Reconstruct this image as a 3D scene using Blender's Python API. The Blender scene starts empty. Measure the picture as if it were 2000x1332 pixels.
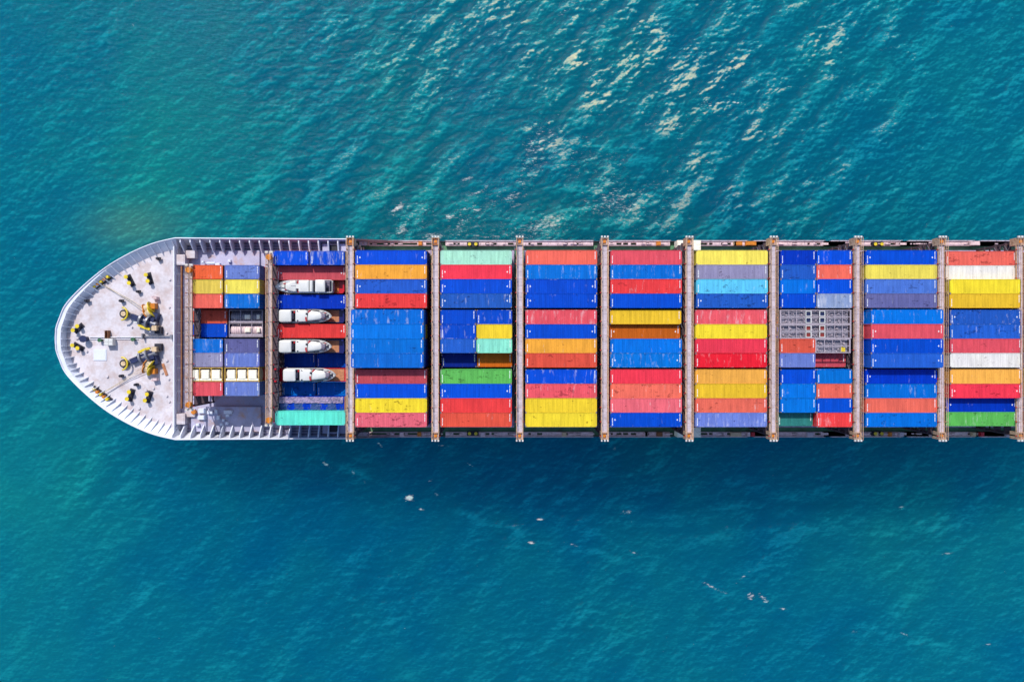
import bpy, math, random
import numpy as np
from mathutils import Vector
R = math.radians
random.seed(7)
rng = np.random.default_rng(11)

# ------------------------------------------------------------------ camera, sky, sun, exposure
scene = bpy.context.scene
CAMZ, F = 141.5, 1333.3
cam_d = bpy.data.cameras.new("camera")
cam_d.lens = 24; cam_d.sensor_width = 36; cam_d.clip_start = 1; cam_d.clip_end = 20000
cam = bpy.data.objects.new("camera", cam_d)
scene.collection.objects.link(cam)
cam.location = (0, -0.4, CAMZ); cam.rotation_euler = (0, 0, 0)
scene.camera = cam

SUN_EL, SUN_DIR2 = R(48), Vector((-0.34, 0.94)).normalized()     # horizontal direction towards the sun
world = bpy.data.worlds.new("World"); scene.world = world; world.use_nodes = True
wn = world.node_tree.nodes; wl = world.node_tree.links
sky = wn.new("ShaderNodeTexSky"); sky.sky_type = 'NISHITA'; sky.sun_disc = False
sky.sun_elevation = SUN_EL; sky.sun_rotation = math.atan2(SUN_DIR2.x, SUN_DIR2.y)
wl.new(sky.outputs[0], wn["Background"].inputs[0]); wn["Background"].inputs[1].default_value = 0.15
sd = bpy.data.lights.new("sun", 'SUN'); sd.energy = 3.0; sd.angle = R(0.6); sd.color = (1.0, 0.965, 0.91)
sun = bpy.data.objects.new("sun", sd); scene.collection.objects.link(sun)
d = Vector((SUN_DIR2.x * math.cos(SUN_EL), SUN_DIR2.y * math.cos(SUN_EL), math.sin(SUN_EL)))
sun.rotation_euler = d.to_track_quat('Z', 'Y').to_euler()
sun.location = (-60, 160, 200)
scene.view_settings.view_transform = 'Standard'; scene.view_settings.look = 'None'
scene.view_settings.exposure = 0.42; scene.view_settings.gamma = 1.0
scene.render.engine = 'CYCLES'
scene.cycles.max_bounces = 5; scene.cycles.diffuse_bounces = 3; scene.cycles.glossy_bounces = 2
scene.cycles.caustics_reflective = False; scene.cycles.caustics_refractive = False
scene.cycles.sample_clamp_indirect = 4

def sc(z): return F / (CAMZ - z)                 # photo pixels per metre at height z
def X(px, z): return (px - 1000) / sc(z)
def Y(py, z): return (666 - py) / sc(z) - 0.4

# ------------------------------------------------------------------ materials
def lin(c):
    c = c / 255
    return c / 12.92 if c <= .04045 else ((c + .055) / 1.055) ** 2.4
K = 0.68
def rgb(r, g, b, k=K): return (lin(r) * k, lin(g) * k, lin(b) * k, 1)

def nt(name, rough=0.5, metal=0.0, spec=0.5):
    m = bpy.data.materials.new(name); m.use_nodes = True
    n, l = m.node_tree.nodes, m.node_tree.links
    p = n["Principled BSDF"]; p.inputs["Roughness"].default_value = rough; p.inputs["Metallic"].default_value = metal
    p.inputs["Specular IOR Level"].default_value = spec
    return m, n, l, p

def noise(n, l, vec, scale, detail=3, rough=.55):
    t = n.new("ShaderNodeTexNoise"); t.inputs["Scale"].default_value = scale
    t.inputs["Detail"].default_value = detail; t.inputs["Roughness"].default_value = rough
    l.new(vec, t.inputs["Vector"]); return t.outputs["Fac"]
def mapping(n, l, vec, s, loc=None):
    m = n.new("ShaderNodeMapping"); m.inputs["Scale"].default_value = s
    l.new(vec, m.inputs["Vector"])
    if loc is not None: l.new(loc, m.inputs["Location"])
    return m.outputs[0]
def mrange(n, l, v, a, b, c=0., e=1.):
    m = n.new("ShaderNodeMapRange"); l.new(v, m.inputs[0])
    for i, x in zip((1, 2, 3, 4), (a, b, c, e)):
        if hasattr(x, "is_output"): l.new(x, m.inputs[i])
        else: m.inputs[i].default_value = x
    return m.outputs[0]
def math_(n, l, op, a, b=0.):
    m = n.new("ShaderNodeMath"); m.operation = op
    for i, x in enumerate((a, b)):
        if hasattr(x, "is_output"): l.new(x, m.inputs[i])
        else: m.inputs[i].default_value = x
    return m.outputs[0]
def mix(n, l, fac, a, b, mode='MIX'):
    m = n.new("ShaderNodeMix"); m.data_type = 'RGBA'; m.blend_type = mode
    for i, x in ((0, fac), (6, a), (7, b)):
        if hasattr(x, "is_output"): l.new(x, m.inputs[i])
        else: m.inputs[i].default_value = x
    return m.outputs[2]

def paint(name, col, rough=.5, metal=0., var=.18, dirt=None, dirt_amt=.35, scale=.8, fine=6.0, thr=.52):
    """weathered paint: broad fading, fine speckle, optional dirt/rust patches"""
    m, n, l, p = nt(name, rough, metal)
    tc = n.new("ShaderNodeTexCoord").outputs["Object"]
    a = noise(n, l, tc, scale, 4)
    f = mrange(n, l, a, .3, .7, 1 - var, 1 + var)
    c = mix(n, l, 1.0, col, f, 'MULTIPLY')
    b = noise(n, l, tc, fine, 3)
    f2 = mrange(n, l, b, .3, .7, 1 - var * .6, 1 + var * .6)
    c = mix(n, l, 1.0, c, f2, 'MULTIPLY')
    if dirt:
        dd = mrange(n, l, noise(n, l, tc, scale * 1.7 + .13, 6, .65), thr, thr + .2, 0, dirt_amt)
        c = mix(n, l, dd, c, dirt)
    l.new(c, p.inputs["Base Color"])
    return m

def container_paint():
    m, n, l, p = nt("container_paint", .5, spec=.08)
    oi = n.new("ShaderNodeObjectInfo")
    tc = n.new("ShaderNodeTexCoord").outputs["Object"]
    off = n.new("ShaderNodeCombineXYZ")
    r1 = math_(n, l, 'MULTIPLY', oi.outputs["Random"], 97.)
    l.new(r1, off.inputs[0]); l.new(math_(n, l, 'MULTIPLY', oi.outputs["Random"], 41.), off.inputs[1])
    def attr(nm):
        a = n.new("ShaderNodeAttribute"); a.attribute_type = 'OBJECT'; a.attribute_name = nm; return a.outputs["Fac"]
    wear, scuff = attr("wear"), attr("scuff")
    base = oi.outputs["Color"]
    # broad fading of the paint towards a chalky tone
    v1 = mapping(n, l, tc, (.35, .5, .5), off.outputs[0])
    fade = mrange(n, l, noise(n, l, v1, 1.0, 3), .35, .75, 0, .035)
    c = mix(n, l, math_(n, l, 'MULTIPLY', fade, 20.), base, mix(n, l, 1.0, base, (1.18, 1.18, 1.06, 1), 'MULTIPLY'))
    # cross streaks where water runs down the corrugation
    v2 = mapping(n, l, tc, (2.6, .22, .3), off.outputs[0])
    st = noise(n, l, v2, 1.0, 4, .6)
    c = mix(n, l, 1.0, c, mrange(n, l, st, .3, .72, .78, 1.14), 'MULTIPLY')
    v3 = mapping(n, l, tc, (6., 5., 5.), off.outputs[0])
    c = mix(n, l, 1.0, c, mrange(n, l, noise(n, l, v3, 1.0, 2), .3, .7, .94, 1.06), 'MULTIPLY')
    # dark grimy blotches in the middle third, amount set per container
    v4 = mapping(n, l, tc, (.9, 1.5, 1.), off.outputs[0])
    bl = noise(n, l, v4, 1.0, 6, .68)
    thr = mrange(n, l, wear, 0, 1, .66, .515)
    thr2 = math_(n, l, 'ADD', thr, .05)
    bf = math_(n, l, 'MULTIPLY', mrange(n, l, bl, thr, thr2), .62)
    c = mix(n, l, bf, c, mix(n, l, 1.0, c, (.22, .16, .20, 1), 'MULTIPLY'))
    # pale scuffs across the width
    v5 = mapping(n, l, tc, (1.3, .30, .4), off.outputs[0])
    sn = noise(n, l, v5, 1.0, 5, .7)
    sthr = mrange(n, l, scuff, 0, 1, .66, .45)
    sf = math_(n, l, 'MULTIPLY', mrange(n, l, sn, sthr, math_(n, l, 'ADD', sthr, .12)), .32)
    c = mix(n, l, sf, c, (.62, .60, .60, 1))
    l.new(c, p.inputs["Base Color"])
    # corrugated roof sheet
    wv = n.new("ShaderNodeTexWave"); wv.wave_type = 'BANDS'; wv.bands_direction = 'X'; wv.inputs["Scale"].default_value = .95
    l.new(tc, wv.inputs["Vector"])
    bp = n.new("ShaderNodeBump"); bp.inputs["Strength"].default_value = .5; bp.inputs["Distance"].default_value = .03
    l.new(wv.outputs["Fac"], bp.inputs["Height"]); l.new(bp.outputs[0], p.inputs["Normal"])
    l.new(mrange(n, l, bl, .3, .7, .36, .62), p.inputs["Roughness"])
    return m

RUST = (.22, .09, .03, 1)
M = {
 'cont': container_paint(),
 'casting': paint("casting_steel", rgb(150, 130, 130), .6, dirt=RUST),
 'markwhite': paint("marking_white", rgb(250, 250, 250, .8), .5, var=.1),
 'markdark': paint("marking_dark", rgb(50, 50, 70), .5),
 'steel': paint("galvanised_steel", rgb(150, 150, 160), .45, .3),
 'bridge': paint("bridge_walkway", rgb(222, 206, 216), .6, dirt=rgb(170, 120, 80), dirt_amt=.55, scale=.9, var=.16),
 'tan': paint("bridge_tan", rgb(224, 184, 150), .6, dirt=rgb(140, 70, 30), dirt_amt=.8, scale=1.1, var=.25),
 'rustbeam': paint("rusty_beam", rgb(150, 95, 55), .7, dirt=rgb(80, 35, 25), dirt_amt=.8, scale=1.3, var=.3),
 'darkrust': paint('dark_rusty_steel', rgb(82, 62, 72), .7, dirt=rgb(120, 70, 50), dirt_amt=.6, scale=1.2, var=.3),
 'redwell': paint('rusty_red_well', rgb(150, 50, 45), .6, var=.2),
 'orange': paint("orange_fitting", rgb(235, 140, 20), .5, dirt=rgb(130, 60, 20), dirt_amt=.6, scale=2.),
 'foredeck': paint("foredeck_paint", rgb(234, 225, 230, .73), .6, dirt=rgb(200, 165, 150), dirt_amt=.5, scale=.22, var=.12, fine=2.4, thr=.44),
 'bulwark': paint("bulwark_paint", rgb(228, 231, 242, .85), .5, dirt=rgb(200, 180, 170), dirt_amt=.3, scale=.5, var=.06),
 'hullside': paint("hull_paint", rgb(235, 235, 240, .72), .5, dirt=rgb(170, 140, 120), dirt_amt=.3, scale=.3, var=.08),
 'lowdeck': paint("lower_deck_paint", rgb(196, 192, 218, .75), .6, dirt=rgb(215, 160, 120), dirt_amt=.8, scale=.22, var=.2),
 'hatch': paint("hatch_paint", rgb(190, 172, 200), .6, dirt=rgb(120, 90, 90), dirt_amt=.5, scale=.7, var=.2),
 'greendeck': paint("green_deck_paint", rgb(95, 155, 110), .6, dirt=rgb(110, 90, 70), dirt_amt=.6, scale=.6, var=.3),
 'pink': paint("side_walkway_paint", rgb(236, 205, 205, .8), .6, dirt=rgb(160, 110, 90), dirt_amt=.6, scale=1.0, var=.2),
 'dark': paint("dark_steel", rgb(30, 28, 48), .6, var=.3),
 'navy': paint("navy_machinery", rgb(30, 42, 90), .5, var=.3),
 'yellow': paint("yellow_paint", rgb(250, 220, 40), .45, dirt=rgb(160, 110, 30), dirt_amt=.5, scale=2.),
 'gold': paint('golden_frame', rgb(240, 195, 85), .5, dirt=rgb(190, 130, 50), dirt_amt=.5, scale=2.),
 'creamwhite': paint('cream_white', rgb(252, 244, 222, .85), .5, var=.12, dirt=rgb(210, 160, 90), dirt_amt=.4, scale=2.),
 'cream': paint("cream_machinery", rgb(235, 205, 165), .5, dirt=rgb(190, 120, 40), dirt_amt=.6, scale=1.6),
 'white': paint("white_gelcoat", rgb(252, 250, 244, .62), .25, var=.05),
 'glass': paint("dark_tinted_glass", rgb(40, 38, 50), .12, var=.1),
 'wood': paint("teak_planks", rgb(214, 142, 98), .55, dirt=rgb(120, 60, 40), dirt_amt=.6, scale=2.2, var=.25),
 'orangedeck': paint("orange_deck", rgb(225, 110, 40), .5, var=.25, scale=2.),
 'redline': paint("red_trim", rgb(205, 25, 40), .4, var=.1),
 'rope': paint("mooring_rope", rgb(225, 205, 175), .9, var=.3, scale=3),
 'green': paint("green_fitting", rgb(60, 110, 70), .5),
 'grating': paint("steel_grating", rgb(150, 145, 160), .6, dirt=rgb(80, 70, 90), dirt_amt=.8, scale=5., var=.35, fine=14.),
 'gridbar': paint("grid_bar_paint", rgb(195, 180, 190), .5, dirt=rgb(140, 100, 90), dirt_amt=.5, scale=2., var=.15),
 'tarp': paint("crumpled_tarp", rgb(172, 150, 185), .6, dirt=rgb(70, 80, 150), dirt_amt=.9, scale=.9, var=.3),
 'plateblue': paint("faded_blue_plate", rgb(35, 70, 140), .5, dirt=rgb(100, 110, 170), dirt_amt=.6, scale=1.0, var=.3),
}

# ------------------------------------------------------------------ mesh helpers
class MB:
    def __init__(s): s.v = []; s.f = []
    def add(s, vs, fs):
        o = len(s.v); s.v += [tuple(v) for v in vs]; s.f += [tuple(i + o for i in f) for f in fs]; return s
    def box(s, x0, y0, z0, x1, y1, z1, ang=0, cen=None):
        vs = [(x, y, z) for z in (z0, z1) for y in (y0, y1) for x in (x0, x1)]
        if ang:
            cx, cy = cen or ((x0 + x1) / 2, (y0 + y1) / 2); c, q = math.cos(ang), math.sin(ang)
            vs = [(cx + (x - cx) * c - (y - cy) * q, cy + (x - cx) * q + (y - cy) * c, z) for x, y, z in vs]
        return s.add(vs, [(0, 2, 3, 1), (4, 5, 7, 6), (0, 1, 5, 4), (2, 6, 7, 3), (0, 4, 6, 2), (1, 3, 7, 5)])
    def cbox(s, cx, cy, cz, lx, ly, lz, ang=0):
        return s.box(cx - lx / 2, cy - ly / 2, cz - lz / 2, cx + lx / 2, cy + ly / 2, cz + lz / 2, ang)
    def tube(s, p, q, r0, r1=None, n=12, cap=True):
        p, q = Vector(p), Vector(q); r1 = r0 if r1 is None else r1
        d = (q - p).normalized(); a = d.orthogonal().normalized(); b = d.cross(a)
        vs = []
        for c, r in ((p, r0), (q, r1)):
            for i in range(n):
                t = 2 * math.pi * i / n; vs.append(c + (a * math.cos(t) + b * math.sin(t)) * r)
        fs = [(i, (i + 1) % n, n + (i + 1) % n, n + i) for i in range(n)]
        if cap: fs += [tuple(reversed(range(n))), tuple(range(n, 2 * n))]
        return s.add(vs, fs)
    def path(s, pts, r, n=6):
        for a, b in zip(pts, pts[1:]): s.tube(a, b, r, n=n)
        return s
    def prism(s, pts, z0, z1):
        n = len(pts)
        vs = [(x, y, z0) for x, y in pts] + [(x, y, z1) for x, y in pts]
        return s.add(vs, [tuple(reversed(range(n))), tuple(range(n, 2 * n))] + [(i, (i + 1) % n, n + (i + 1) % n, n + i) for i in range(n)])
    def loft(s, rings, close=True, caps=True):
        n = len(rings[0]); o = []
        for r in rings: o += r
        fs = []
        for k in range(len(rings) - 1):
            for i in range(n if close else n - 1):
                j = (i + 1) % n; fs.append((k * n + i, k * n + j, (k + 1) * n + j, (k + 1) * n + i))
        if caps: fs += [tuple(reversed(range(n))), tuple(range((len(rings) - 1) * n, len(rings) * n))]
        return s.add(o, fs)
    def mesh(s, name, mat, smooth=False):
        me = bpy.data.meshes.new(name); me.from_pydata(s.v, [], s.f); me.materials.append(mat)
        if smooth:
            me.polygons.foreach_set("use_smooth", [True] * len(me.polygons))
            try: me.set_sharp_from_angle(angle=R(40))
            except Exception: pass
        me.update(); return me

COL = scene.collection
def link(name, me, parent=None, loc=(0, 0, 0), rot=(0, 0, 0)):
    o = bpy.data.objects.new(name, me); COL.objects.link(o)
    o.parent = parent; o.location = loc; o.rotation_euler = rot; return o
def build(name, mb, mat, parent=None, loc=(0, 0, 0), rot=(0, 0, 0), smooth=False):
    return link(name, mb.mesh(name, mat, smooth), parent, loc, rot)
def thing(o, label, cat, group=None):
    o["label"] = label; o["category"] = cat
    if group: o["group"] = group
    return o

# ------------------------------------------------------------------ water
def sea():
    N, L = 1024, 256.0
    k = 2 * np.pi * np.fft.fftfreq(N, L / N)
    kx, ky = np.meshgrid(k, k, indexing='ij'); kk = np.hypot(kx, ky); kk[0, 0] = 1e9
    th = np.arctan2(ky, kx)
    def field(lam, deg, spread, power=3.6, lmin=.45, gain=None):
        kp = 2 * np.pi / lam
        S = np.exp(-1.1 * (kp / kk) ** 2.5) / kk ** power
        dth = np.cos(th - R(deg)) ** 2
        S = S * (dth ** spread + .03) * np.exp(-(kk * lmin / 6.283) ** 2 * 2.)
        ph = rng.standard_normal((N, N)) + 1j * rng.standard_normal((N, N))
        h = np.real(np.fft.ifft2(np.sqrt(S) * ph)); return h / h.std()
    def smooth_noise(lam, seed_deg=0):
        S = np.exp(-(kk * lam / 6.283) ** 2); ph = rng.standard_normal((N, N)) + 1j * rng.standard_normal((N, N))
        h = np.real(np.fft.ifft2(S * ph)); return h / h.std()
    A = field(9.5, -42, 7, 4.4); B = field(2.6, -68, 3.5, 3.2, .35); C = field(7., -84, 9, 4.2)
    D = field(1.3, -68, 1.0, 2.8, .25)
    E1 = smooth_noise(26.); E2 = smooth_noise(11.); T = smooth_noise(42.); T2 = smooth_noise(13.)
    def axis(lo, hi, st, far):
        a = list(np.arange(lo, hi + 1e-6, st)); out = []; s_ = st; x = lo
        while x > -far: s_ *= 1.5; x -= s_; out.append(x)
        o2 = []; s_ = st; x = hi
        while x < far: s_ *= 1.5; x += s_; o2.append(x)
        return np.array(out[::-1] + a + o2)
    xs = axis(-118, 118, .25, 6000); ys = axis(-84, 82, .25, 6000)
    gx, gy = np.meshgrid(xs, ys, indexing='ij')
    ix = np.round((gx + 128) / .25).astype(int) % N; iy = np.round((gy + 128) / .25).astype(int) % N
    inside = np.clip((117 - np.abs(gx)) / 6, 0, 1) * np.clip((82 - np.abs(gy)) / 6, 0, 1)
    S_ = lambda a: a[ix, iy]
    sg = lambda t: 1 / (1 + np.exp(-t))
    px = gx * sc(0) + 1000; py = 666 - (gy + .4) * sc(0)
    up = sg((640 - py) / 60)                                  # windward side of the ship
    right = sg((px - 620) / 190)
    low = 1 - up
    roughm = up * (.22 + .6 * right) * (1 - .45 * sg((px - 1720) / 90)) + low * .30
    boil = np.exp(-((px - 1150) / 260) ** 2 - ((py - 300) / 110) ** 2) + .9 * np.exp(-((px - 1000) / 330) ** 2 - ((py - 430) / 55) ** 2)
    wake = np.exp(-((px - 1450) / 330) ** 2 - ((py - (1010 + .1 * (px - 1450))) / 80) ** 2)
    e = np.clip(1 + .3 * S_(E1) + .2 * S_(E2), .5, 2.0)
    h = .125 * S_(A) * roughm * e + .045 * S_(B) * (.35 + .65 * roughm) * e + .12 * S_(C) * np.clip(boil + .8 * wake, 0, 1) + .026 * S_(D) * (.45 + .55 * roughm)
    h = h + .55 * np.maximum(h, 0) ** 2                       # peaked crests
    wk = np.zeros_like(h)  # bright and dark flank of each wake line, shading painted into colour
    # thin wake lines running off the far quarter
    for (x0, y0, x1, y1, w, a) in ((620, 895, 905, 1010, 7, .2), (900, 1010, 1440, 1165, 9, .22), (1000, 985, 1420, 1150, 9, .14), (1520, 1180, 1990, 1310, 10, .2), (1450, 1080, 2000, 1290, 11, .06), (620, 890, 760, 960, 6, .1)):
        dx, dy = x1 - x0, y1 - y0; ln = math.hypot(dx, dy)
        t = ((px - x0) * dx + (py - y0) * dy) / ln; dn = (-(px - x0) * dy + (py - y0) * dx) / ln + 5 * S_(E2)
        ends = sg(t / 20) * sg((ln - t) / 20) * np.clip(.7 + .6 * S_(E2), .1, 1.6)
        h += .4 * a * np.exp(-(dn / w) ** 2) * ends; wk += a / .2 * (np.exp(-(dn / w) ** 2) - .8 * np.exp(-((dn + 1.9 * w) / (1.3 * w)) ** 2)) * ends
    h = h * inside
    # foam: whitecaps, churned streaks and painted sun sparkle (px, py, half length, half width, angle deg, strength)
    foam_sparkle = np.zeros_like(h)
    for (fx, fy, a_, b_, an, st) in ((1310, 176, 26, 8, 38, 1.1), (1415, 108, 30, 5, 38, .55), (1625, 60, 34, 5, 48, .55), (1100, 25, 40, 7, 35, .5), (1360, 18, 25, 4, 12, .5), (1260, 155, 30, 6, 40, .55),
        (778, 407, 22, 10, 35, 1.0), (785, 450, 16, 12, 40, 1.0), (845, 462, 24, 9, 0, 1.1), (880, 424, 18, 7, -10, .9), (925, 410, 22, 6, -5, .95), (905, 408, 22, 5, 5, .8), (930, 378, 26, 5, 15, .85), (912, 350, 20, 5, 15, .9), (950, 366, 10, 6, 60, .9),
        (850, 352, 12, 4, 25, .75), (788, 378, 9, 3, 20, .8), (1000, 385, 36, 12, 10, .8), (1020, 355, 30, 6, 0, .7), (1070, 440, 22, 14, 0, .95), (1010, 400, 26, 8, 6, .7), (1110, 300, 75, 4, 9, .75), (1240, 290, 50, 4, -4, .7), (1145, 268, 40, 4, 4, .6),
        (1390, 205, 24, 10, -3, .8), (1440, 203, 26, 5, 0, .7), (1490, 203, 50, 3, -2, .6), (1370, 170, 35, 4, -3, .6), (1165, 325, 40, 5, 12, .6), (1735, 94, 24, 2.5, 8, .8), (1690, 120, 14, 4, 35, .7), (1700, 190, 15, 4, 0, .6), (1320, 225, 14, 14, 0, .7),
        (1270, 244, 20, 3, 0, .8), (1540, 85, 18, 6, 35, .6), (1450, 160, 12, 5, 35, .7), (255, 48, 12, 4, -20, .65), (470, 185, 14, 3, 15, .6), (400, 84, 8, 3, 10, .6), (640, 88, 26, 4, 15, .55), (655, 72, 10, 3, 0, .6), (395, 25, 8, 3, 0, .6), (1850, 50, 60, 3, -6, .5), (1545, 170, 30, 4, -2, .6), (640, 465, 40, 4, 0, .5), (1180, 345, 30, 3, 0, .55),
        (637, 907, 14, 3, -35, 1.1), (742, 868, 10, 3, -38, 1.0), (691, 922, 5, 3, -50, 1.0), (715, 943, 8, 2, -30, .7), (799, 972, 10, 7, 0, 1.15), (823, 994, 7, 3, 0, 1.1), (866, 870, 12, 4, 0, .6), (918, 907, 10, 3, -25, .7), (840, 938, 6, 3, 0, .6), (852, 965, 8, 6, 0, .6), (1054, 1014, 9, 3, 0, 1.0), (1037, 1059, 8, 3, 0, 1.1), (1120, 1064, 14, 3, -15, .6), (1240, 1080, 14, 3, -20, .6), (1225, 1000, 16, 5, 0, .6),
        (1200, 875, 8, 3, 0, .7), (1467, 1164, 9, 7, 0, 1.0), (1490, 1168, 15, 5, -45, .8), (1530, 1188, 8, 3, 0, 1.1), (1452, 1124, 14, 4, 40, .6), (1400, 1150, 30, 3, -22, .7), (1380, 1140, 20, 3, -24, .6), (1760, 990, 8, 5, 30, .6), (1668, 1234, 8, 5, -20, .6), (1770, 1240, 20, 3, -25, .6), (1930, 1258, 14, 3, 0, .7), (1850, 1080, 15, 3, 0, .6)):
        c, s_ = math.cos(R(an)), math.sin(R(an))
        u = (px - fx) * c - (py - fy) * s_; v = (px - fx) * s_ + (py - fy) * c
        st *= 1.35 if fy > 860 else (.72 if fx > 1150 and fy < 360 else 1.0)
        foam_sparkle = np.maximum(foam_sparkle, .84 * st * np.exp(-np.maximum((u / a_) ** 2 + (v / b_) ** 2, 0) * 1.1))
    foam_sparkle = np.maximum(foam_sparkle, .50 * np.clip(boil, 0, 1) ** 1.0 * np.clip(.7 + .3 * S_(E2), 0, 1.2))
    foam_sparkle *= 1.0 + .18 * np.clip(S_(B), -1, 2) + .1
    streak = np.exp(-((py - 462) / 14) ** 2) * sg((px - 700) / 30) * sg((1120 - px) / 60)
    foam_sparkle = np.maximum(foam_sparkle, .66 * streak * np.clip(.7 + .4 * S_(T2), 0, 1.2))
    crest = h / (h[np.abs(h) > 0].std() + 1e-6)
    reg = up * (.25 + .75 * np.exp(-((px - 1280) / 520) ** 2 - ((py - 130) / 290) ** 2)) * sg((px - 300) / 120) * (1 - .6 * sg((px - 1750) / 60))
    glint = np.clip(.10 + .17 * (crest - .6) + .21 * S_(B) + .14 * S_(D), 0, .9) * np.clip(reg, 0, 1) * np.clip(.85 + .3 * S_(E2) + .15 * S_(E1), .2, 1.4) * inside  # cream sun glints along the crests, painted into the water colour
    foam_sparkle *= inside
    # tint: 0 deep blue .. 1 green, broad water colour patches plus painted sky reflection gradient
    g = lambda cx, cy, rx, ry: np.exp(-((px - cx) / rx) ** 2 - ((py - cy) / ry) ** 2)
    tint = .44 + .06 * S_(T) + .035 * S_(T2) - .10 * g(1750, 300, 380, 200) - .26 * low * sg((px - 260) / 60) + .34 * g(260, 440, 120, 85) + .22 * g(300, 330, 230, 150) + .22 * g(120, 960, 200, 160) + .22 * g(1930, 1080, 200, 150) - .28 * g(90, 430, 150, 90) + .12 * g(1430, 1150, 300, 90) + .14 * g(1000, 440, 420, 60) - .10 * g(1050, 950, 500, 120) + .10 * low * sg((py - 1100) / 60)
    bow_green = .30 * g(262, 440, 85, 42)  # extra green patch in the water colour off the bow
    co = np.stack([gx, gy, h], -1).reshape(-1, 3).astype(np.float32)
    nx, ny = gx.shape
    idx = np.arange(nx * ny).reshape(nx, ny)
    q = np.stack([idx[:-1, :-1], idx[1:, :-1], idx[1:, 1:], idx[:-1, 1:]], -1).reshape(-1, 4).astype(np.int32)
    me = bpy.data.meshes.new("water"); me.vertices.add(len(co)); me.vertices.foreach_set("co", co.ravel())
    me.loops.add(q.size); me.loops.foreach_set("vertex_index", q.ravel())
    me.polygons.add(len(q)); me.polygons.foreach_set("loop_start", np.arange(0, q.size, 4, dtype=np.int32))
    me.polygons.foreach_set("use_smooth", np.ones(len(q), dtype=bool))
    me.update(calc_edges=True)
    for nm, arr in (("foam_sparkle", foam_sparkle), ("crest", np.clip(.5 + .06 * wk + .13 * np.clip(crest, -2, 2.5) + (.11 * S_(B) + .08 * S_(D)) * (.45 + .55 * up), 0, 1)), ("tint", np.clip(tint, 0, 1)), ("bow_green", bow_green), ("glint", glint), ("amp", np.clip(np.maximum(roughm * 1.15 * e ** .5, 0.3 * np.abs(wk)), 0, 1))):
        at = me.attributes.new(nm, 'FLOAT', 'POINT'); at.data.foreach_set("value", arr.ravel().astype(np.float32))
    m, n, l, p = nt("sea_water", .16)
    p.inputs["IOR"].default_value = 1.33; p.inputs["Specular IOR Level"].default_value = .05
    p.inputs["Subsurface Weight"].default_value = 1.0; p.inputs["Subsurface Scale"].default_value = 300.0
    p.inputs["Subsurface Radius"].default_value = (.5, 1.0, 1.0)
    ge = n.new("ShaderNodeNewGeometry").outputs["Position"]
    def at(nm):
        a = n.new("ShaderNodeAttribute"); a.attribute_name = nm; return a.outputs["Fac"]
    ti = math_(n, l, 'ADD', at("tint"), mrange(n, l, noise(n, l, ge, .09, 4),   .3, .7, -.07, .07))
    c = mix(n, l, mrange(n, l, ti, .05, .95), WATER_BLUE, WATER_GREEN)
    c = mix(n, l, at("bow_green"), c, (.10, .21, .13, 1))
    cr = at("crest")
    vr = n.new("ShaderNodeMapping"); vr.vector_type = 'POINT'; vr.inputs["Rotation"].default_value = (0, 0, R(-22)); vr.inputs["Scale"].default_value = (.26, 1.2, 1)
    l.new(ge, vr.inputs["Vector"])
    s1 = noise(n, l, vr.outputs[0], 1.35, 6, .68)
    s2 = noise(n, l, vr.outputs[0], 4.2, 4, .65)
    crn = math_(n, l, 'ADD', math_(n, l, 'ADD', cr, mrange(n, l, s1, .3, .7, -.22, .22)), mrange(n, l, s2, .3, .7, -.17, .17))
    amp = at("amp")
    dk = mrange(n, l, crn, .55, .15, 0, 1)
    c = mix(n, l, math_(n, l, 'MULTIPLY', dk, mrange(n, l, amp, 0, 1, .35, 1.)), c, mix(n, l, 1.0, c, (.78, .78, .86, 1), 'MULTIPLY'))  # darker troughs: wave shading painted into the base colour
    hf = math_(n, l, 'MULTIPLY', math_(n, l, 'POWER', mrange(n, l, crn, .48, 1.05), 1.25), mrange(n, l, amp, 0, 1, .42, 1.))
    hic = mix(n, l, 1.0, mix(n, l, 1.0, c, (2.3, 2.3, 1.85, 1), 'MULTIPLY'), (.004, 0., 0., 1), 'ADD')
    c = mix(n, l, hf, c, hic)  # lighter crests: wave highlights painted into the base colour
    # foam and painted sun glints, broken up by fine noise
    f1 = noise(n, l, ge, 2.4, 6, .75)
    vs = mapping(n, l, vr.outputs[0], (1.6, 1.6, 1.6))
    f2 = noise(n, l, vs, 2.1, 6, .72)
    fn = math_(n, l, 'ADD', math_(n, l, 'MULTIPLY', f1, .35), math_(n, l, 'MULTIPLY', f2, .65))
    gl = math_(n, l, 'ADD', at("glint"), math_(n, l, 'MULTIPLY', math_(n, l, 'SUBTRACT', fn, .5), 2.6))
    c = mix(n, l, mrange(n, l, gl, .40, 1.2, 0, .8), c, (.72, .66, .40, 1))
    ff = math_(n, l, 'ADD', at("foam_sparkle"), math_(n, l, 'MULTIPLY', math_(n, l, 'SUBTRACT', fn, .5), 5.0))
    fm = mrange(n, l, ff, .70, 1.5, 0, .92)
    c = mix(n, l, fm, c, (.80, .79, .72, 1))
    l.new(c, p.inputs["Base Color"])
    l.new(mrange(n, l, fm, 0, 1, .11, .6), p.inputs["Roughness"])
    b1 = n.new("ShaderNodeBump"); b1.inputs["Strength"].default_value = .75; b1.inputs["Distance"].default_value = .16
    l.new(noise(n, l, vs, 1.15, 7, .66), b1.inputs["Height"]); l.new(b1.outputs[0], p.inputs["Normal"])
    me.materials.append(m)
    o = link("water", me); o["kind"] = "structure"; return o
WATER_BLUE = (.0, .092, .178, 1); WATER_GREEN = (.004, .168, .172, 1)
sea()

# ------------------------------------------------------------------ the ship
ship = bpy.data.objects.new("container_ship", None); COL.objects.link(ship)
thing(ship, "long grey and white container ship with curved bow crossing the green sea", "container ship")

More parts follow.
